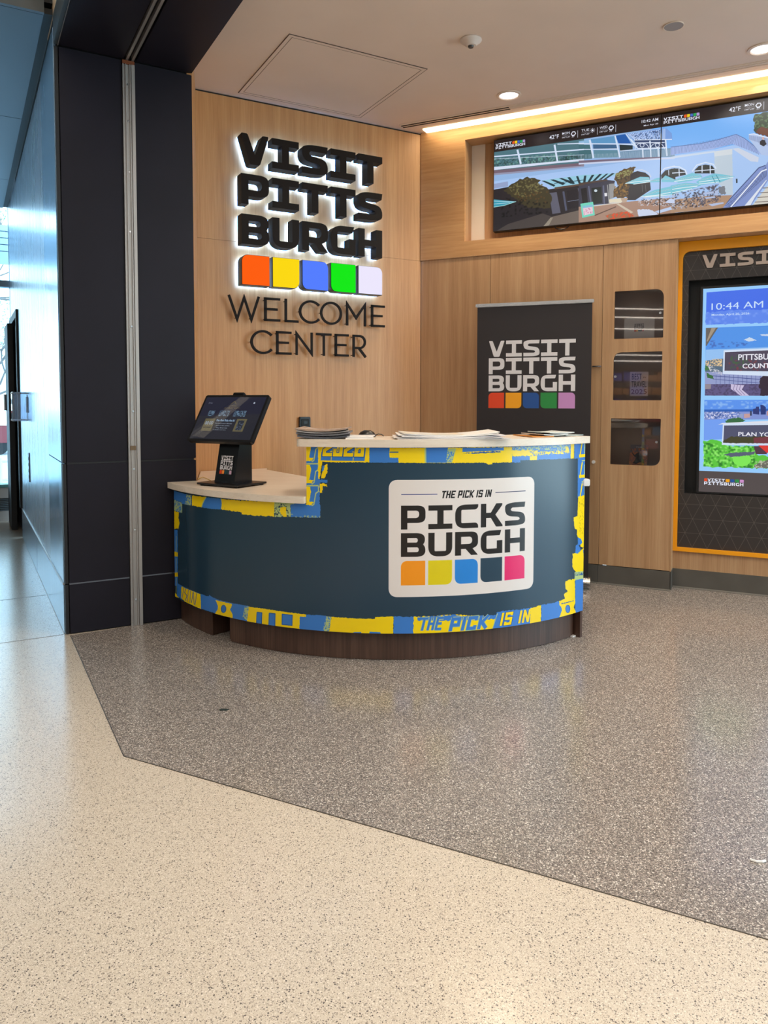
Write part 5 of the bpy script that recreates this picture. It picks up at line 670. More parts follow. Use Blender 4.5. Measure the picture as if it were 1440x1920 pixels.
# display cabinet
cb = thing('display_cabinet', 'tall oak display cabinet with three small glazed windows', 'cabinet', fr(OB, AC, 1.384, 0), AC)
WIN = [(.080, .402, 1.733, 2.061, 'TR'), (.079, .399, 1.307, 1.640, 'TL'), (.068, .398, .857, 1.181, 'BR')]
def winloop(w_, g=0):
    x0, x1, z0, z1, c = w_; x0 -= g; x1 += g; z0 -= g; z1 += g; r = .055; s = .006
    return rounded([(x0, z0, r if c == 'BL' else s), (x1, z0, r if c == 'BR' else s), (x1, z1, r if c == 'TR' else s), (x0, z1, r if c == 'TL' else s)], 7)
dd = obj('door', MB().prism_y([[(0, .14), (.474, .14), (.474, 2.386), (0, 2.386)]] + [winloop(q) for q in WIN], .002, .022), OAKR, cb)
for (w_, kx, kz) in zip(WIN, (.382, .094, .373), (1.898, 1.472, 1.021)):
    gl_ = obj('glass_door', MB().prism_y([winloop(w_, -.001)], .008, .013), GLASSC, cb)
    obj('knob', MB().cyl((kx, .008, kz), (kx, -.008, kz), .0085, 14), SILVER, gl_, smooth=True)
obj('side_panel', MB().box(.456, .474, .0225, .41, .14, 2.386), OAKR, cb)
obj('side_panel', MB().box(0, .018, .0225, .41, .14, 2.386), TAUPE, cb)
obj('inner_side', MB().box(.440, .455, .023, .41, .14, 2.386), TAUPE, cb)
obj('back_panel', MB().box(.019, .439, .24, .26, .14, 2.386), TAUPE, cb)
for z in (.80, 1.255, 1.69, 2.08): obj('shelf', MB().box(.0185, .4395, .035, .238, z, z+.02), TAUPE, cb)
obj('bottom_panel', MB().box(.0185, .4395, .023, .238, .14, .16), TAUPE, cb)
# things inside the cabinet
VC = Canvas(200, 170, (226, 216, 212), 2)
for r_, wd in enumerate(('VISIT', 'PITTS', 'BURGH')): VC.glyphs(wd, 68, 44+r_*14, 11, 12, 13, (40, 34, 40))
VC.blocks(68, 86, 11, 11, 13, [(228, 72, 36), (248, 168, 24), (34, 84, 90), (34, 60, 72), (220, 120, 130)])
g = rounded([(-.1, 0), (.1, 0), (.1, .17, .02), (-.1, .17, .02)])
obj('logo_plaque', MB().prism_y([g], 0, .006), img_mat('plaque_print', VC, .4), loc=fr(OB, AC, 1.384+.24, .05, 1.711), rotz=AC, uv=lambda c: ((c.x+.1)/.2, c.z/.17), label='white plaque with small city logo in the top cabinet window', cat='plaque')
BC2 = Canvas(120, 170, (226, 206, 214), 2)
BC2.text('BEST', 12, 14, 78, 54, (60, 44, 60)); BC2.text('IN', 88, 34, 106, 46, (60, 44, 60)); BC2.text('TRAVEL', 10, 66, 110, 108, (50, 36, 52)); BC2.text('2025', 8, 122, 112, 154, (130, 80, 90))
obj('travel_award_card', MB().box(-.06, .06, 0, .006, 0, .17), img_mat('award_print', BC2, .5), loc=fr(OB, AC, 1.384+.245, .05, 1.3355), rotz=AC, uv=lambda c: ((c.x+.06)/.12, c.z/.17), label='pale card reading BEST IN TRAVEL 2025 in the middle cabinet window', cat='card')
PC = Canvas(120, 180, (170, 104, 84), 2)
PC.poly([(0, 0), (120, 0), (120, 40), (0, 60)], (128, 110, 116)); PC.speck([(0, 30), (120, 20), (120, 180), (0, 180)], (222, 120, 70), .4, 9); PC.speck([(0, 120), (120, 120), (120, 180), (0, 180)], (236, 150, 84), .4, 8)
PC.poly([(44, 64), (62, 52), (78, 68), (84, 96), (96, 110), (100, 132), (70, 124), (48, 138), (24, 132), (40, 108), (44, 92), (26, 76), (16, 58), (22, 58), (36, 76)], (38, 30, 34)); PC.line([(20, 62), (12, 30)], (60, 50, 50), 3)
PC.line(ell(98, 86, 14, 20, 0, 350), (90, 60, 60), 3); PC.text('THE', 40, 14, 80, 22, (235, 225, 225))
bl_ = thing('illustrated_leaflet', 'orange illustrated leaflet with a dark figure in the bottom cabinet window', 'leaflet', fr(OB, AC, 1.384+.245, .045, .8205), AC)
obj('cover', MB().quad((-.06, 0, 0), (.06, 0, 0), (.066, .05, .175), (-.054, .05, .175)).quad((-.06, .004, 0), (.06, .004, 0), (.066, .054, .175), (-.054, .054, .175)), img_mat('leaflet_print', PC, .35), bl_, uv=lambda c: ((c.x+.06)/.126, c.z/.175))
obj('easel', MB().box(-.03, .03, .0, .08, 0, .004).tube([(0, .075, 0), (0, .052, .12)], .003, 6), glass('easel_acrylic', (230, 230, 235), .1), bl_)

# ------------------------------------------------------------------ wall displays (two panels, one picture)
def hdr(cv):
    for o in (0, 1177):
        cv.poly([(o, 0), (o+1174, 0), (o+1174, 87), (o, 87)], (36, 28, 30))
        lc = (232, 236, 250)
        cv.glyphs('VISIT', o+14, 28, 22, 19, 25, lc)
        cv.blocks(o+141, 28, 18, 19, 19.5, [(226, 92, 40), (240, 206, 30), (64, 104, 190), (34, 168, 84), (176, 156, 214)])
        cv.glyphs('PITTSBURGH', o+14, 50, 20, 19, 22.6, lc)
        cv.text('42°F', o+415, 26, o+484, 56, lc, .01)
        for x, d in ((507, 'MON'), (643, 'TUE'), (768, 'WED')):
            cv.text(d, o+x, 20, o+x+54, 37, lc, .01); cv.line([(o+x, 45), (o+x+58, 45)], (150, 150, 160), 2); cv.text('H47°L30°', o+x, 52, o+x+58, 62, lc, .02); cv.line([(o+x+110, 22), (o+x+110, 72)], lc, 2.5)
        for x in (586, 846):
            cv.poly([(o+x-18, 40), (o+x-6, 24), (o+x+12, 26), (o+x+20, 42), (o+x+8, 56), (o+x-8, 56)], lc); cv.poly([(o+x-11, 41), (o+x-4, 30), (o+x+9, 31), (o+x+13, 42), (o+x+5, 49), (o+x-5, 49)], (36, 28, 30))
            cv.line([(o+x-4, 56), (o+x-8, 66)], lc, 3); cv.line([(o+x+6, 56), (o+x+2, 66)], lc, 3)
        for k in range(8): cv.line([(o+720+9*math.cos(k*.785), 38+9*math.sin(k*.785)), (o+720+17*math.cos(k*.785), 38+17*math.sin(k*.785))], lc, 3)
        cv.poly([ell(o+720, 38, 7, 7, 0, 350, 14)], lc)
        cv.text('10:42 AM', o+1049, 20, o+1156, 40, lc, .01); cv.text('Mon Apr 20', o+1063, 54, o+1156, 67, lc, .02)
tvc = Canvas(2354, 673, (150, 185, 230), .9); tvc.run(TV); hdr(tvc)
tvm = img_mat('display_picture', tvc, .25, .95)
for k in range(2):
    x0 = 1.177*k
    t = thing('wall_display', ['left panel of the video wall showing the entrance awning and palms', 'right panel of the video wall showing blue sky and stairs'][k], 'screen', fr(OB, AC, .566+x0, .05, 2.567), AC, 'video wall screens in the wall niche')
    obj('housing', MB().box(.0, 1.1755, .0015, .06, 0, .673), BLACK, t)
    obj('picture', MB().quad((.003, 0, .004), (1.1735, 0, .004), (1.1735, 0, .670), (.003, 0, .670)), tvm, t, uv=lambda c, x0=x0: ((c.x+x0)/2.354, c.z/.673))
    obj('mount', MB().box(.3, .9, .06, .099, .15, .5), BLACKM, t)
obj('cable_loop', MB().tube([(1.075+.05*math.cos(R(a)), .07, 2.568+.024*math.sin(R(a))-.004) for a in range(180, 361, 15)], .004, 8), BLACK, loc=OB, rotz=AC, smooth=True, label='small black cable loop hanging below the left video panel', cat='cable')

# ------------------------------------------------------------------ information kiosk in the right bay
ks = thing('information_kiosk', 'built-in information kiosk with orange frame and tall touch screen', 'kiosk', fr(OB, AC, 1.866, .134), AC)
KW = 2.0
fr_o = [(.0, .262), (KW, .262), (KW, 2.385), (0, 2.385)]
fr_i = rounded([(.026, .288), (KW-.026, .288), (KW-.026, 2.318, .0), (.026, 2.318, .05)], 8)
obj('orange_frame', MB().prism_y([fr_o, fr_i], -.022, .0), ORANGE, ks)
tri = Canvas(2000, 2123, (50, 44, 42), .75)
for r_ in range(24):
    y = 2123-28-r_*100; tri.line([(0, y), (2000, y)], (96, 90, 84), 2.2)
    for c_ in range(-3, 25):
        x = c_*95+(47.5 if r_ % 2 else 0)+28; tri.line([(x, y), (x-47.5, y-100)], (96, 90, 84), 2.2); tri.line([(x, y), (x+47.5, y-100)], (96, 90, 84), 2.2)
OPN = (.065, 1.045, .402, 1.862)  # opening for the screen: x0,x1,z0,z1 above .262
obj('graphic_panel', MB().prism_y([[(.0, .264), (KW, .264), (KW, 2.383), (0, 2.383)], [(.065, .664), (.065, 2.124), (1.046, 2.124), (1.046, .664)]], .0, .02), img_mat('triangle_print', tri, .45), ks, uv=lambda c: (c.x/2.0, (c.z-.262)/2.123))
obj('recess', MB().box(.05, 1.06, .075, .09, .65, 2.14).box(.05, .065, .02, .075, .65, 2.14).box(1.046, 1.06, .02, .075, .65, 2.14).box(.05, 1.06, .02, .075, 2.124, 2.14).box(.05, 1.06, .02, .075, .65, .664), BLACKM, ks)
kc = Canvas(800, 1385, (152, 206, 255), 1.2); kc.run(KIOSK)
kc.poly([(0, 1242), (800, 1242), (800, 1385), (0, 1385)], (84, 76, 76))
WT = (205, 228, 255)
kc.text('10:44 AM', 54, 101, 367, 146, WT, .0); kc.text('Monday, April 20, 2026', 56, 172, 286, 190, WT, .012)
kc.text('PITTSBURGH &', 226, 449, 560, 489, (240, 240, 250), .02); kc.text('COUNTRYSIDE', 253, 512, 560, 545, (240, 240, 250), .02); kc.text('PLAN YOUR TRIP', 238, 970, 600, 998, (240, 240, 250), .02)
kc.glyphs('VISIT', 55, 1292, 19, 20, 22, (235, 240, 255)); kc.glyphs('PITTSBURGH', 33, 1315, 21, 21, 24.8, (235, 240, 255))
kc.poly([[(33+p[0]*20, 1312-p[1]*20) for p in block(0)]], LOGO_COLS[0])
for i in range(4): kc.poly([[(168+i*29+p[0]*24, 1312-p[1]*20) for p in block(i+1)]], LOGO_COLS[i+1])
scn = obj('touch_screen', MB().box(.14, .972, .024, .06, .668, 2.08), BLACK, ks)
obj('screen_picture', MB().quad((.156, .0235, .68), (.956, .0235, .68), (.956, .0235, 2.065), (.156, .0235, 2.065)), img_mat('kiosk_picture', kc, .2, .95), scn, uv=lambda c: ((c.x-.156)/.8, (c.z-.68)/1.385))
TAN = mat('title_letter', (196, 176, 162), .4, .2)
for i, ch in enumerate('VISITPITTSBURGH'):
    x = .148+i*.1085+(.03 if i > 4 else 0)
    if x > 1.8: break
    obj('title_letter', MB().prism_y([[(x+p[0]*.094, 2.199+p[1]*.088) for p in l] for l in glyph(ch)], -.012, -.0005), TAN, ks)
bay = thing('wall_bay', None, None, OB, AC, kind='structure')
obj('wood_strip', MB().box(1.859, 4.6, .134, .16, .135, .26), OAKR, bay)
obj('wood_side', MB().box(1.8585, 1.8655, .0, .16, .135, 2.387), OAKR, bay)
obj('bay_wall', MB().box(3.87, 4.6, .134, .16, .26, 2.387), OAKR, bay)
obj('bay_back', MB().box(1.8665, 3.87, .23, .25, .1, 2.387), BLACKM, bay)

# ================================================================== BANNER STAND
BA = R(-20.5)
bs = thing('banner_stand', 'black retractable banner stand with the city logo behind the desk', 'banner', (1.421-.40*math.cos(BA), 5.148-.40*math.sin(BA), 0), BA)
bcv = Canvas(800, 1930, (42, 36, 38), 1)
LW = (226, 222, 224)
for r_, wd in enumerate(('VISIT', 'PITTS', 'BURGH')): bcv.glyphs(wd, 86, 260+r_*123, 113, 114, 123.6, LW)
bcv.blocks(86, 630, 113, 110, 123.6, [(232, 72, 32), (250, 168, 20), (30, 80, 150), (40, 140, 66), (204, 144, 202)])
obj('banner_sheet', MB().box(-.4, .4, -.001, .001, .06, 1.985), img_mat('banner_print', bcv, .5), bs, uv=lambda c: ((c.x+.4)/.8, (c.z-.06)/1.93))
obj('top_rail', MB().box(-.412, .412, -.012, .012, 1.972, 1.996), SILVER, bs, bevel=.004)
obj('base_cassette', MB().prism_x([rounded([(-.05, .012), (.05, .012), (.05, .045, .02), (.02, .08, .03), (-.02, .08, .03), (-.05, .045, .02)])], -.415, .415), SILVER, bs)
for x in (-.3, .38): obj('foot', MB().box(x-.02, x+.02, -.16, .16, 0, .011), SILVER, bs, bevel=.003)
obj('support_pole', MB().cyl((0, .03, .08), (0, .012, 1.98), .009, 12), SILVER, bs)

# ================================================================== RECEPTION DESK
DX, DY = .05, 5.17
dk_ = thing('reception_desk', 'curved two-height reception desk wrapped in a teal, blue and yellow graphic', 'desk', (DX, DY, 0))
def t26(cv):
    cv.heavy('2026', 1200, -30, 1416, 66, (58, 122, 200), .36, .1, .12, 6); cv.heavy('2026', 1206, -40, 1414, 48, (40, 86, 150), .36, .1, .12, 8); cv.heavy('2026', 1206, -40, 1414, 48, (246, 211, 8), .36, .1)
def tpick(cv):
    for wd, x0, x1, y0, y1 in (('THE', 1686, 1800, 846, 912), ('PICK', 1838, 2040, 852, 922)):
        cv.heavy(wd, x0, y0, x1, y1, (178, 196, 130), .32, .24, .16, 6); cv.heavy(wd, x0, y0, x1, y1, (58, 122, 200), .32, .24, .16)
def tisin(cv):
    for wd, x0, x1 in (('IS', 2112, 2182), ('IN', 2222, 2292)):
        cv.heavy(wd, x0, 850, x1, 916, (40, 86, 150), .3, .22, .16, 7); cv.heavy(wd, x0, 850, x1, 916, (246, 211, 8), .3, .22, .16)
    cv.line([(2102, 850), (2074, 925)], (178, 196, 130), 4)
wrp = Canvas(2718, 925, (34, 60, 78), 1); wrp.run(WRAP, {'T2026': t26, 'TPICK': tpick, 'TISIN': tisin})
# logo panel of the wrap
wrp.poly([[(x, y) for x, y in rounded([(1538, 161, 42), (2319, 161, 42), (2319, 742, 42), (1538, 742, 42)], 8)]], (226, 216, 211))
wrp.line([(1599, 233), (1778, 233)], (60, 70, 130), 4); wrp.line([(2084, 233), (2263, 233)], (60, 60, 90), 4)
wrp.heavy('THE PICK IS IN', 1796, 217, 2058, 254, (16, 12, 16), .32, .2, .15)
for wd, y in (('PICKS', 288), ('BURGH', 424)): wrp.glyphs(wd, 1598, y, 121, 118, 135.6, (24, 18, 16))
wrp.blocks(1598, 562, 121, 122, 135.6, [(244, 148, 12), (222, 200, 6), (34, 128, 210), (34, 60, 78), (226, 36, 106)])
WRAPM = img_mat('desk_wrap_print', wrp, .22)
RO = 1.519
def wuv(c):
    th = math.degrees(math.atan2(c.y, c.x)) % 360; return ((math.radians(th-211)*RO*1000)/2718, 1-(1.075-c.z)*1000/925)
obj('front_panel', MB().arc(RO-.02, RO, 212.8, 253.3, .15, .786, 40).arc(RO-.02, RO, 253.3, 313.5, .15, 1.072, 60), WRAPM, dk_, uv=wuv, smooth=True)
obj('kick_panel', MB().arc(RO-.064, RO-.044, 211.8, 227.5, .004, .15, 20).prism_z([( (RO-.05)*math.cos(R(227.5)), (RO-.05)*math.sin(R(227.5))), ((RO-.25)*math.cos(R(227.5)), (RO-.25)*math.sin(R(227.5))), ((RO-.25)*math.cos(R(226.5)), (RO-.25)*math.sin(R(226.5))), ((RO-.05)*math.cos(R(226.6)), (RO-.05)*math.sin(R(226.6)))], .004, .15), WALNUT, dk_, label='short dark walnut kick panel')
obj('kick_panel', MB().arc(RO-.064, RO-.044, 233.6, 312.4, .004, .15, 60).prism_z([((RO-.05)*math.cos(R(233.6)), (RO-.05)*math.sin(R(233.6))), ((RO-.35)*math.cos(R(233.6)), (RO-.35)*math.sin(R(233.6))), ((RO-.35)*math.cos(R(234.6)), (RO-.35)*math.sin(R(234.6))), ((RO-.05)*math.cos(R(234.4)), (RO-.05)*math.sin(R(234.4)))], .004, .15), WALNUT, dk_, label='long dark walnut kick panel')
def rad(r, a, z=0): return (r*math.cos(R(a)), r*math.sin(R(a)))
def radial_panel(a, r0, r1, z0, z1, th=.02):
    d = Vector((math.cos(R(a)), math.sin(R(a)))); n = Vector((-d.y, d.x))*th/2; p = d*r0; q = d*r1
    return MB().prism_z([tuple(p-n), tuple(q-n), tuple(q+n), tuple(p+n)], z0, z1)
obj('end_panel', radial_panel(313.2, 1.0, RO-.021, .15, 1.072), BLACK, dk_)
obj('end_panel_foot', radial_panel(313.2, 1.0, RO-.004, .0, .149), WALNUT, dk_)
obj('foot_guard', radial_panel(312.6, RO-.1, RO-.03, .0, .008, .05), WHITEP, dk_)
obj('inner_end_panel', radial_panel(254.2, .97, RO-.022, .79, 1.072), WALNUT, dk_)
obj('pedestal', radial_panel(233, .85, RO-.07, .0, .78, .45*.1).arc(.98, 1.0, 256, 312, .0, 1.07, 30), WALNUT, dk_)
obj('bottom_board', MB().arc(1.0, RO-.021, 213.5, 312.6, .151, .165, 50), WALNUT, dk_)
# tops
mt = MB(); pts = []
RT = 1.545
pts += [rad(RT, 211.5+i*(253.2-211.5)/40) for i in range(41)]
pts += [(x-DX, y-DY) for x, y in ((-.225, 4.262), (-.494, 4.701), (-.812, 5.17))]
q1 = fr(OB, AB, -1.742, -.006); q2 = fr(OB, AB, -1.27, -.006)
pts += [(q2.x-DX, q2.y-DY), (q1.x-DX+.004, q1.y-DY-.004), (jc.x-DX+.006, jc.y-DY-.006)]
mt.prism_z(pts, .79, .824)
obj('low_countertop', mt, TOPM, dk_, bevel=.003)
ro_ = [rad(RT, 253.9+i*(313.7-253.9)/60) for i in range(61)]
inn = [rad(1.16, 313.7-i*(313.7-256.0)/50) for i in range(51)]
c0 = rad(RT, 250.9); c1 = rad(1.16, 251.6)
ends = rounded([inn[-1]+(0,), c1+(.12,), c0+(.10,), ro_[0]+(0,)], 8)
obj('high_countertop', MB().prism_z(ro_ + inn[:-1] + ends[:-1], 1.074, 1.111), TOPM, dk_, bevel=.004)
obj('work_surface', MB().arc(.72, 1.45, 262, 311.5, .735, .765, 40), TOPM, dk_)
hx = Vector(rad(RO-.02, 313.5)); 
obj('latch_block', MB().box(-.006, .034, -.03, .03, .838, .876), WHITEP, dk_, loc=(hx.x+.004, hx.y+.002, .0), rotz=R(10), bevel=.004)

# ================================================================== TOUCHSCREEN ON THE LOW DESK
LT, HT = .8245, 1.1115
ts = thing('touchscreen_monitor', 'black tilted touchscreen terminal on the low counter', 'monitor', (-.862, 4.225, LT), R(-32))
obj('base_plate', MB().prism_z(rounded([(-.155, -.125, .012), (.155, -.125, .012), (.155, .125, .012), (-.155, .125, .012)]), .006, .016), BLACK, ts, bevel=.002)
for x, y in ((-.13, -.1), (.13, -.1), (.13, .1), (-.13, .1)): obj('rubber_foot', MB().cyl((x, y, 0), (x, y, .0058), .012, 10), BLACKM, ts)
nk = [(-.055, .016), (.085, .016), (.085, .27), (.02, .3), (-.02, .3)]
nk = rounded([(-.062, .016), (.085, .016), (.085, .27, .01), (.015, .262), (-.012, .25, .01)])
obj('stand_neck', MB().prism_x([nk], -.075, .075), mat('stand_black', (22, 22, 24), .22), ts, bevel=.003)
lc = Canvas(120, 120, (22, 22, 24), 3)
for r_, wd in enumerate(('VISIT', 'PITTS', 'BURGH')): lc.glyphs(wd, 6, 4+r_*29, 20, 26, 22, (236, 232, 236))
lc.blocks(6, 92, 20, 22, 22, [(232, 72, 32), (250, 150, 60), (30, 70, 80), (34, 60, 66), (214, 170, 196)])
def neck_y(z): return -.062+(z-.016)/(.25-.016)*.05
obj('logo_sticker', MB().quad((-.05, neck_y(.06)-.0018, .06), (.05, neck_y(.06)-.0018, .06), (.05, neck_y(.17)-.0018, .17), (-.05, neck_y(.17)-.0018, .17)), img_mat('sticker_print', lc, .3), ts, uv=lambda c: ((c.x+.05)/.1, (c.z-.06)/.11))
hd_ = thing('display_head', None, None, (-.005, .0, .381), 0); hd_.parent = ts; hd_.rotation_euler = (R(-33.3), 0, R(4)); 
hd_.location = (-.012, -.015, .379)
MW, MH = .458, .310
obj('housing', MB().prism_y([rounded([(-MW/2, -MH/2, .014), (MW/2, -MH/2, .014), (MW/2, MH/2, .014), (-MW/2, MH/2, .014)])], 0, .026), BLACK, hd_, bevel=.003)
obj('rear_bulge', MB().box(-.12, .12, .026, .05, -.12, .09), BLACK, hd_, bevel=.008)
mc = Canvas(430, 280, (50, 50, 58), 2.2)
mc.poly([(0, 0), (430, 0), (430, 110), (0, 130)], (44, 44, 60))
mc.line([(196, 50), (216, 28), (236, 50)], (120, 104, 62), 3); mc.text('NATIONAL', 186, 56, 246, 64, (110, 96, 66), .02); mc.text('AVIARY DAY', 160, 70, 272, 78, (110, 96, 66), .02)
for x0, x1 in ((60, 104), (140, 212), (244, 330)):
    mc.speck([(x0, 92), (x1, 92), (x1, 130), (x0, 130)], (120, 150, 176), .5, 5); mc.speck([(x0, 92), (x1, 92), (x1, 130), (x0, 130)], (60, 76, 96), .3, 5)
for x0, x1 in ((58, 130), (286, 356)):
    mc.poly([(x0, 146), (x1, 146), (x1, 228), (x0, 228)], (112, 104, 78)); 
mc.text('00', 66, 164, 92, 186, (170, 190, 215)); mc.text('00', 98, 164, 124, 186, (170, 190, 215)); mc.line([(66, 204), (122, 204)], (70, 66, 56), 8)
mc.poly([(300, 156), (342, 156), (342, 220), (300, 220)], (50, 54, 64)); mc.speck([(300, 156), (342, 156), (342, 220), (300, 220)], (100, 110, 130), .2, 5)
mc.text('Our First Picks Are In!', 142, 150, 272, 164, (170, 205, 240), .02)
for i, (a, b) in enumerate(((140, 262), (152, 250), (156, 240), (146, 236))): mc.text(['We first proved it Monday', 'count it has spoken', 'The first lot', 'is finding out now'][i], a, 174+i*14, b, 182+i*14, (150, 160, 175), .02)
mc.poly([ell(360, 40, 6, 6, 0, 350, 10)], (190, 200, 220)); mc.speck([(30, 34), (60, 34), (60, 46), (30, 46)], (90, 92, 110), .5, 3)
mm = img_mat('terminal_picture', mc, .06, .75); 
obj('screen', MB().quad((-.215, -.0008, -.14), (.215, -.0008, -.14), (.215, -.0008, .14), (-.215, -.0008, .14)), mm, hd_, uv=lambda c: ((c.x+.215)/.43, (c.z+.14)/.28))
obj('webcam_bar', MB().box(-.04, .04, .002, .03, MH/2, MH/2+.022), BLACK, hd_, bevel=.005)
obj('screen_guard', MB().quad((-.19, -.012, -.13), (-.1, -.012, -.14), (.1, -.004, .135), (.03, -.004, .14)), film(), hd_, label='clear peeling plastic film')
obj('charging_cable', MB().tube([(x, y, LT+.0035+z) for x, y, z in ((-1.02, 4.40, 0), (-1.05, 4.41, .012), (-1.075, 4.42, .02), (-1.10, 4.41, .01), (-1.115, 4.47, 0), (-1.12, 4.54, 0))], .0028, 6), mat('cable_yellow', (196, 160, 84), .5), smooth=True, label='thin yellowish cable curling behind the touchscreen base', cat='cable')

# ================================================================== PAPERS ON THE HIGH COUNTER
def booklet(name, label, x, y, rot, wd, dp, th, col, curl=.0, z=HT, group=None, edge=(225, 222, 220), cat='booklet', tip=0):
    m = MB(); n = 14
    for i in range(n+1):
        u = -1+2*i/n; h = curl*(abs(u)**2.2)+tip*max(0, u)**2
        for zz in (0, th):
            for v in (-1, 1): m.v.append((u*wd/2, v*dp/2, h+zz+(.3*curl if v > 0 else 0)*abs(u)))
    for i in range(n):
        a = i*4; b = a+4; m.f += [(a, b, b+1, a+1), (a+2, a+3, b+3, b+2), (a, a+2, b+2, b), (a+1, b+1, b+3, a+3)]
    m.f += [(0, 1, 3, 2), (n*4, n*4+2, n*4+3, n*4+1)]
    t = thing(name, label, cat, (x, y, z), rot, group)
    obj('pages', m, col if not isinstance(col, tuple) else mat(name+'_pages', col, .35), t, smooth=True)
    return t
def cover(t, wd, dp, z, c, curl=0, spots=None):
    m = MB(); n = 14
    for i in range(n+1):
        u = -1+2*i/n; h = curl*(abs(u)**2.2)
        for v in (-1, 1): m.v.append((u*wd/2*.995, v*dp/2*.99, h+z+(.3*curl if v > 0 else 0)*abs(u)))
    for i in range(n): a = i*2; m.f.append((a, a+2, a+3, a+1))
    cv = Canvas(300, 200, c, 1)
    for sp in spots or []: cv.speck([(0, 0), (300, 0), (300, 200), (0, 200)], sp, .25, 22)
    obj('cover', m, img_mat('cover_print', cv, .3), t, uv=lambda q, wd=wd, dp=dp: (q.x/wd+.5, q.y/dp+.5))
G1 = 'loose magazine stack at the left end of the high counter'
z = HT
for i, (c, th, ro, dx, lb) in enumerate([((96, 98, 106), .010, 2, 0, 'dark grey magazine at the bottom of the left stack'), ((120, 120, 126), .008, -3, .004, 'grey magazine second from the bottom of the left stack'), ((150, 146, 146), .006, 4, -.006, 'light grey magazine near the top of the left stack'), ((168, 146, 132), .005, -6, .0, 'tan covered magazine on top of the left stack')]):
    t = booklet('magazine', lb, -.305+dx, 3.83-.01*i, R(ro), [.26, .262, .258, .25][i], .22, th, c, .010, z, G1, cat='magazine')
    if i == 3: cover(t, .25, .22, th+.0006, (176, 150, 134), .010, [(150, 126, 112), (200, 190, 184)])
    z += th+.0045
t = booklet('white_booklet', 'lower of two white booklets beside the grey magazines', -.125, 3.80, R(3), .14, .2, .006, (232, 228, 226), 0, HT, 'pair of white booklets')
t = booklet('white_booklet', 'upper of two white booklets beside the grey magazines', -.120, 3.815, R(-4), .135, .19, .005, (238, 235, 232), .001, HT+.0065, 'pair of white booklets')
bk = thing('computer_mouse', 'small black rounded mouse behind the white booklets', 'mouse', (-.09, 3.965, HT), R(10))
obj('shell', MB().lathe([(.0, .034), (.018, .033), (.036, .024), (.046, .010), (.047, .001), (0, .0005)], 24), BLACK, bk, smooth=True)
obj('cord', MB().tube([(.044, 0, .006), (.06, -.01, .014), (.075, -.02, .012), (.085, -.03, .003)], .0025, 6), BLACK, bk, smooth=True)
G2 = 'pile of large white maps in the middle of the high counter'
z = HT
NM = ['bottom white folded map of the middle pile', 'second white folded map of the middle pile', 'third white folded map of the middle pile, slightly turned', 'fourth white folded map of the middle pile', 'top white folded map of the middle pile with a raised corner']
for i in range(5):
    t = booklet('folded_map', NM[i], .325+(.012, -.01, .008, -.012, .0)[i], 3.80+.006*i, R((4, 1, 6, 2, 5)[i]), .56-.02*i, .26, .0035, ((214, 210, 210), (236, 232, 230), (222, 218, 220), (240, 236, 232), (242, 238, 234))[i], (.001, .003, .005, .007, .009)[i], z, G2, cat='map', tip=(0, 0, .004, .006, .008)[i])
    if i == 4: cover(t, .48, .26, .0042, (240, 236, 230), .009, [(236, 206, 150), (214, 220, 216)])
    z += .0041
G3 = 'glossy brochures at the right end of the high counter'
t = booklet('brochure', 'orange edged brochure at the left of the right hand brochures', .80, 4.01, R(20), .13, .2, .005, (206, 132, 52), .002, HT, G3, cat='brochure')
t = booklet('brochure', 'silvery grey brochure lying across the orange one', .865, 4.035, R(26), .16, .2, .005, (190, 196, 196), .004, HT+.0075, G3, cat='brochure')
t = booklet('brochure', 'pale grey brochure on top of the right hand brochures', .905, 4.06, R(24), .16, .2, .004, (206, 210, 206), .003, HT+.0175, G3, cat='brochure')
t = booklet('brochure', 'thin grey green brochure nearest the right end of the counter', 1.0, 4.15, R(34), .14, .15, .004, (150, 162, 158), .001, HT, G3, cat='brochure')

# small bits on the floor
obj('floor_debris', MB().prism_z(rounded([(-.02, -.006, .004), (.01, -.009, .004), (.022, .004, .004), (.0, .008, .003), (-.016, .006, .003)]), 0, .003), mat('debris_dark', (34, 44, 40), .6), loc=(-.671, 3.085, .0017), label='tiny dark scrap lying on the dark terrazzo', cat='debris')
obj('paper_scrap', MB().tube([(-.02, .006, .004), (-.008, -.003, .004), (.008, -.004, .004), (.02, .001, .004)], .0035, 6), PAPER, loc=(1.059, 2.05, .0008), label='tiny curled white scrap on the floor at the right edge', cat='debris')

# ================================================================== OUTDOORS BEYOND THE WINDOW
og = MB().box(-14, 12, 5.0, 60, -.6, -.5); 
obj('ground', og, noisy('forecourt', (200, 206, 208), (186, 192, 196), .5, .8), loc=OJ, rotz=AJ, kind='structure')
def car(label, x, y, rz, c):
    t = thing('car', label, 'car', fr(OJ, AJ, x, y, -.5), AJ+rz, 'parked cars outside the window')
    prof = [(-2.1, .35), (2.1, .35), (2.15, .75), (1.9, .95), (1.1, 1.0), (.55, 1.45), (-1.1, 1.47), (-1.7, 1.0), (-2.1, .9)]
    obj('body', MB().prism_y([prof], -.85, .85), mat('car_paint', c, .3), t, bevel=.05)
    obj('side_window', MB().prism_y([[(-1.5, 1.02), (.95, 1.02), (.5, 1.38), (-1.05, 1.4)]], -.87, .87), BLACK, t)
    for sx_ in (-1.3, 1.35):
        for sy_ in (-.82, .7): obj('wheel', MB().cyl((sx_, sy_, .33), (sx_, sy_+.14, .33), .33, 20), BLACKM, t)
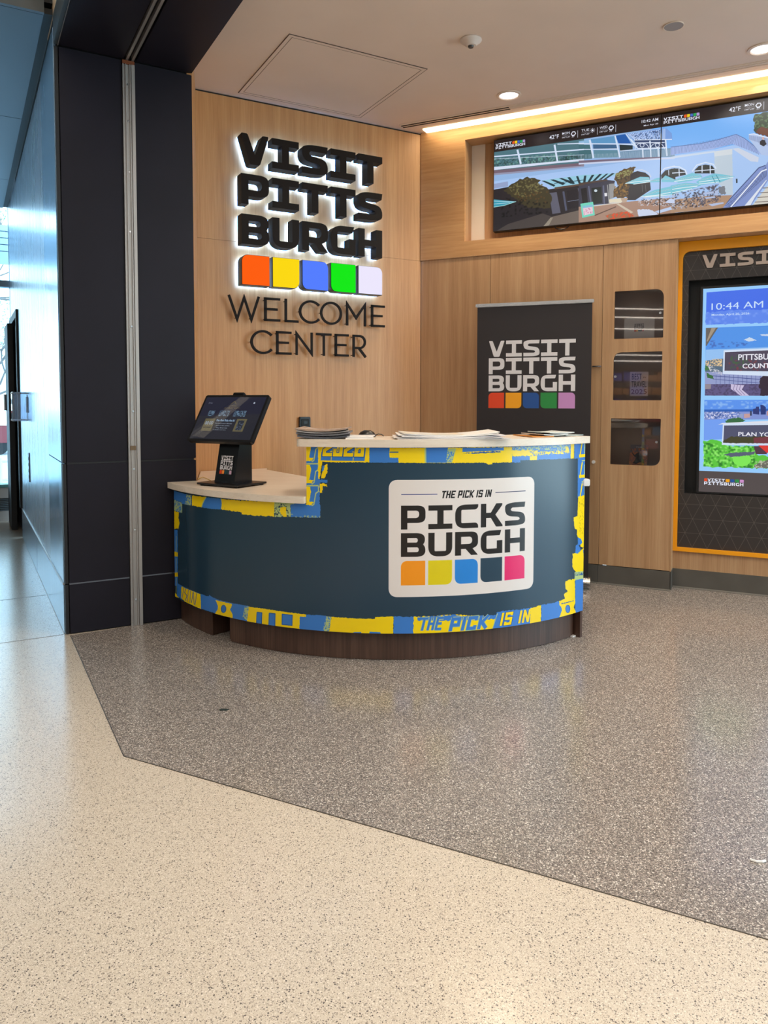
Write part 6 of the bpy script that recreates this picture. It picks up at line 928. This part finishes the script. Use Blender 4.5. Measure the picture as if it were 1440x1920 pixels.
car('dark red car parked outside the corridor window', -.9, 24, R(6), (120, 40, 44))
car('blue grey car parked farther off outside the corridor window', -2.4, 31, R(-4), (84, 100, 130))
def trunk(): 
    t = thing('tree', 'bare branched tree with sparse leaves outside the corridor window', 'tree', fr(OJ, AJ, -.9, 13.5, -.5), AJ)
    rnd = random.Random(4); br = MB(); lf = MB(); TR = MB()
    TR.tube([(0, 0, 0), (.05, 0, 1.5), (-.05, 0, 3)], .14, 10, .09)
    def grow(p, d, ln, r, k):
        q = p + d*ln; mid = (p+q)/2 + Vector((rnd.uniform(-1, 1), rnd.uniform(-1, 1), rnd.uniform(-1, 1)))*ln*.08
        br.tube([p, mid, q], r, 5, r*.6)
        if k == 0:
            for _ in range(5):
                c = q + Vector((rnd.uniform(-.3, .3), rnd.uniform(-.3, .3), rnd.uniform(-.3, .3))); a = Vector((rnd.uniform(-1, 1), rnd.uniform(-1, 1), rnd.uniform(-1, 1))).normalized()*.035; b = a.orthogonal().normalized()*.02
                lf.quad(tuple(c-a), tuple(c-b), tuple(c+a), tuple(c+b))
            return
        for _ in range(3): grow(q, (d + Vector((rnd.uniform(-1, 1), rnd.uniform(-1, 1), rnd.uniform(-.4, .7)))*.75).normalized(), ln*.72, r*.6, k-1)
    for i in range(6):
        a = i*1.05; grow(Vector((0, 0, 1.2+.35*i)), Vector((math.cos(a), math.sin(a), .7)).normalized(), 1.15, .05, 4)
    BARK = mat('bark', (120, 112, 108), .8); o1 = obj('trunk', TR, BARK, t, smooth=True); obj('branches', br, BARK, t, kind='stuff'); obj('leaves', lf, mat('leaf', (120, 170, 130), .6), t, kind='stuff')
trunk()
rl = thing('guard_railing', 'white metal guard railing outside the corridor window', 'railing', fr(OJ, AJ, 0, 8, -.5), AJ)
RW = mat('railing_white', (210, 225, 230), .4)
for z in (.35, .62, .9): obj('rail', MB().cyl((-5, 0, z), (2, .0, z), .025, 8), RW, rl)
for i in range(8): obj('post', MB().cyl((-5+i, 0, 0), (-5+i, 0, .95), .03, 8), RW, rl)
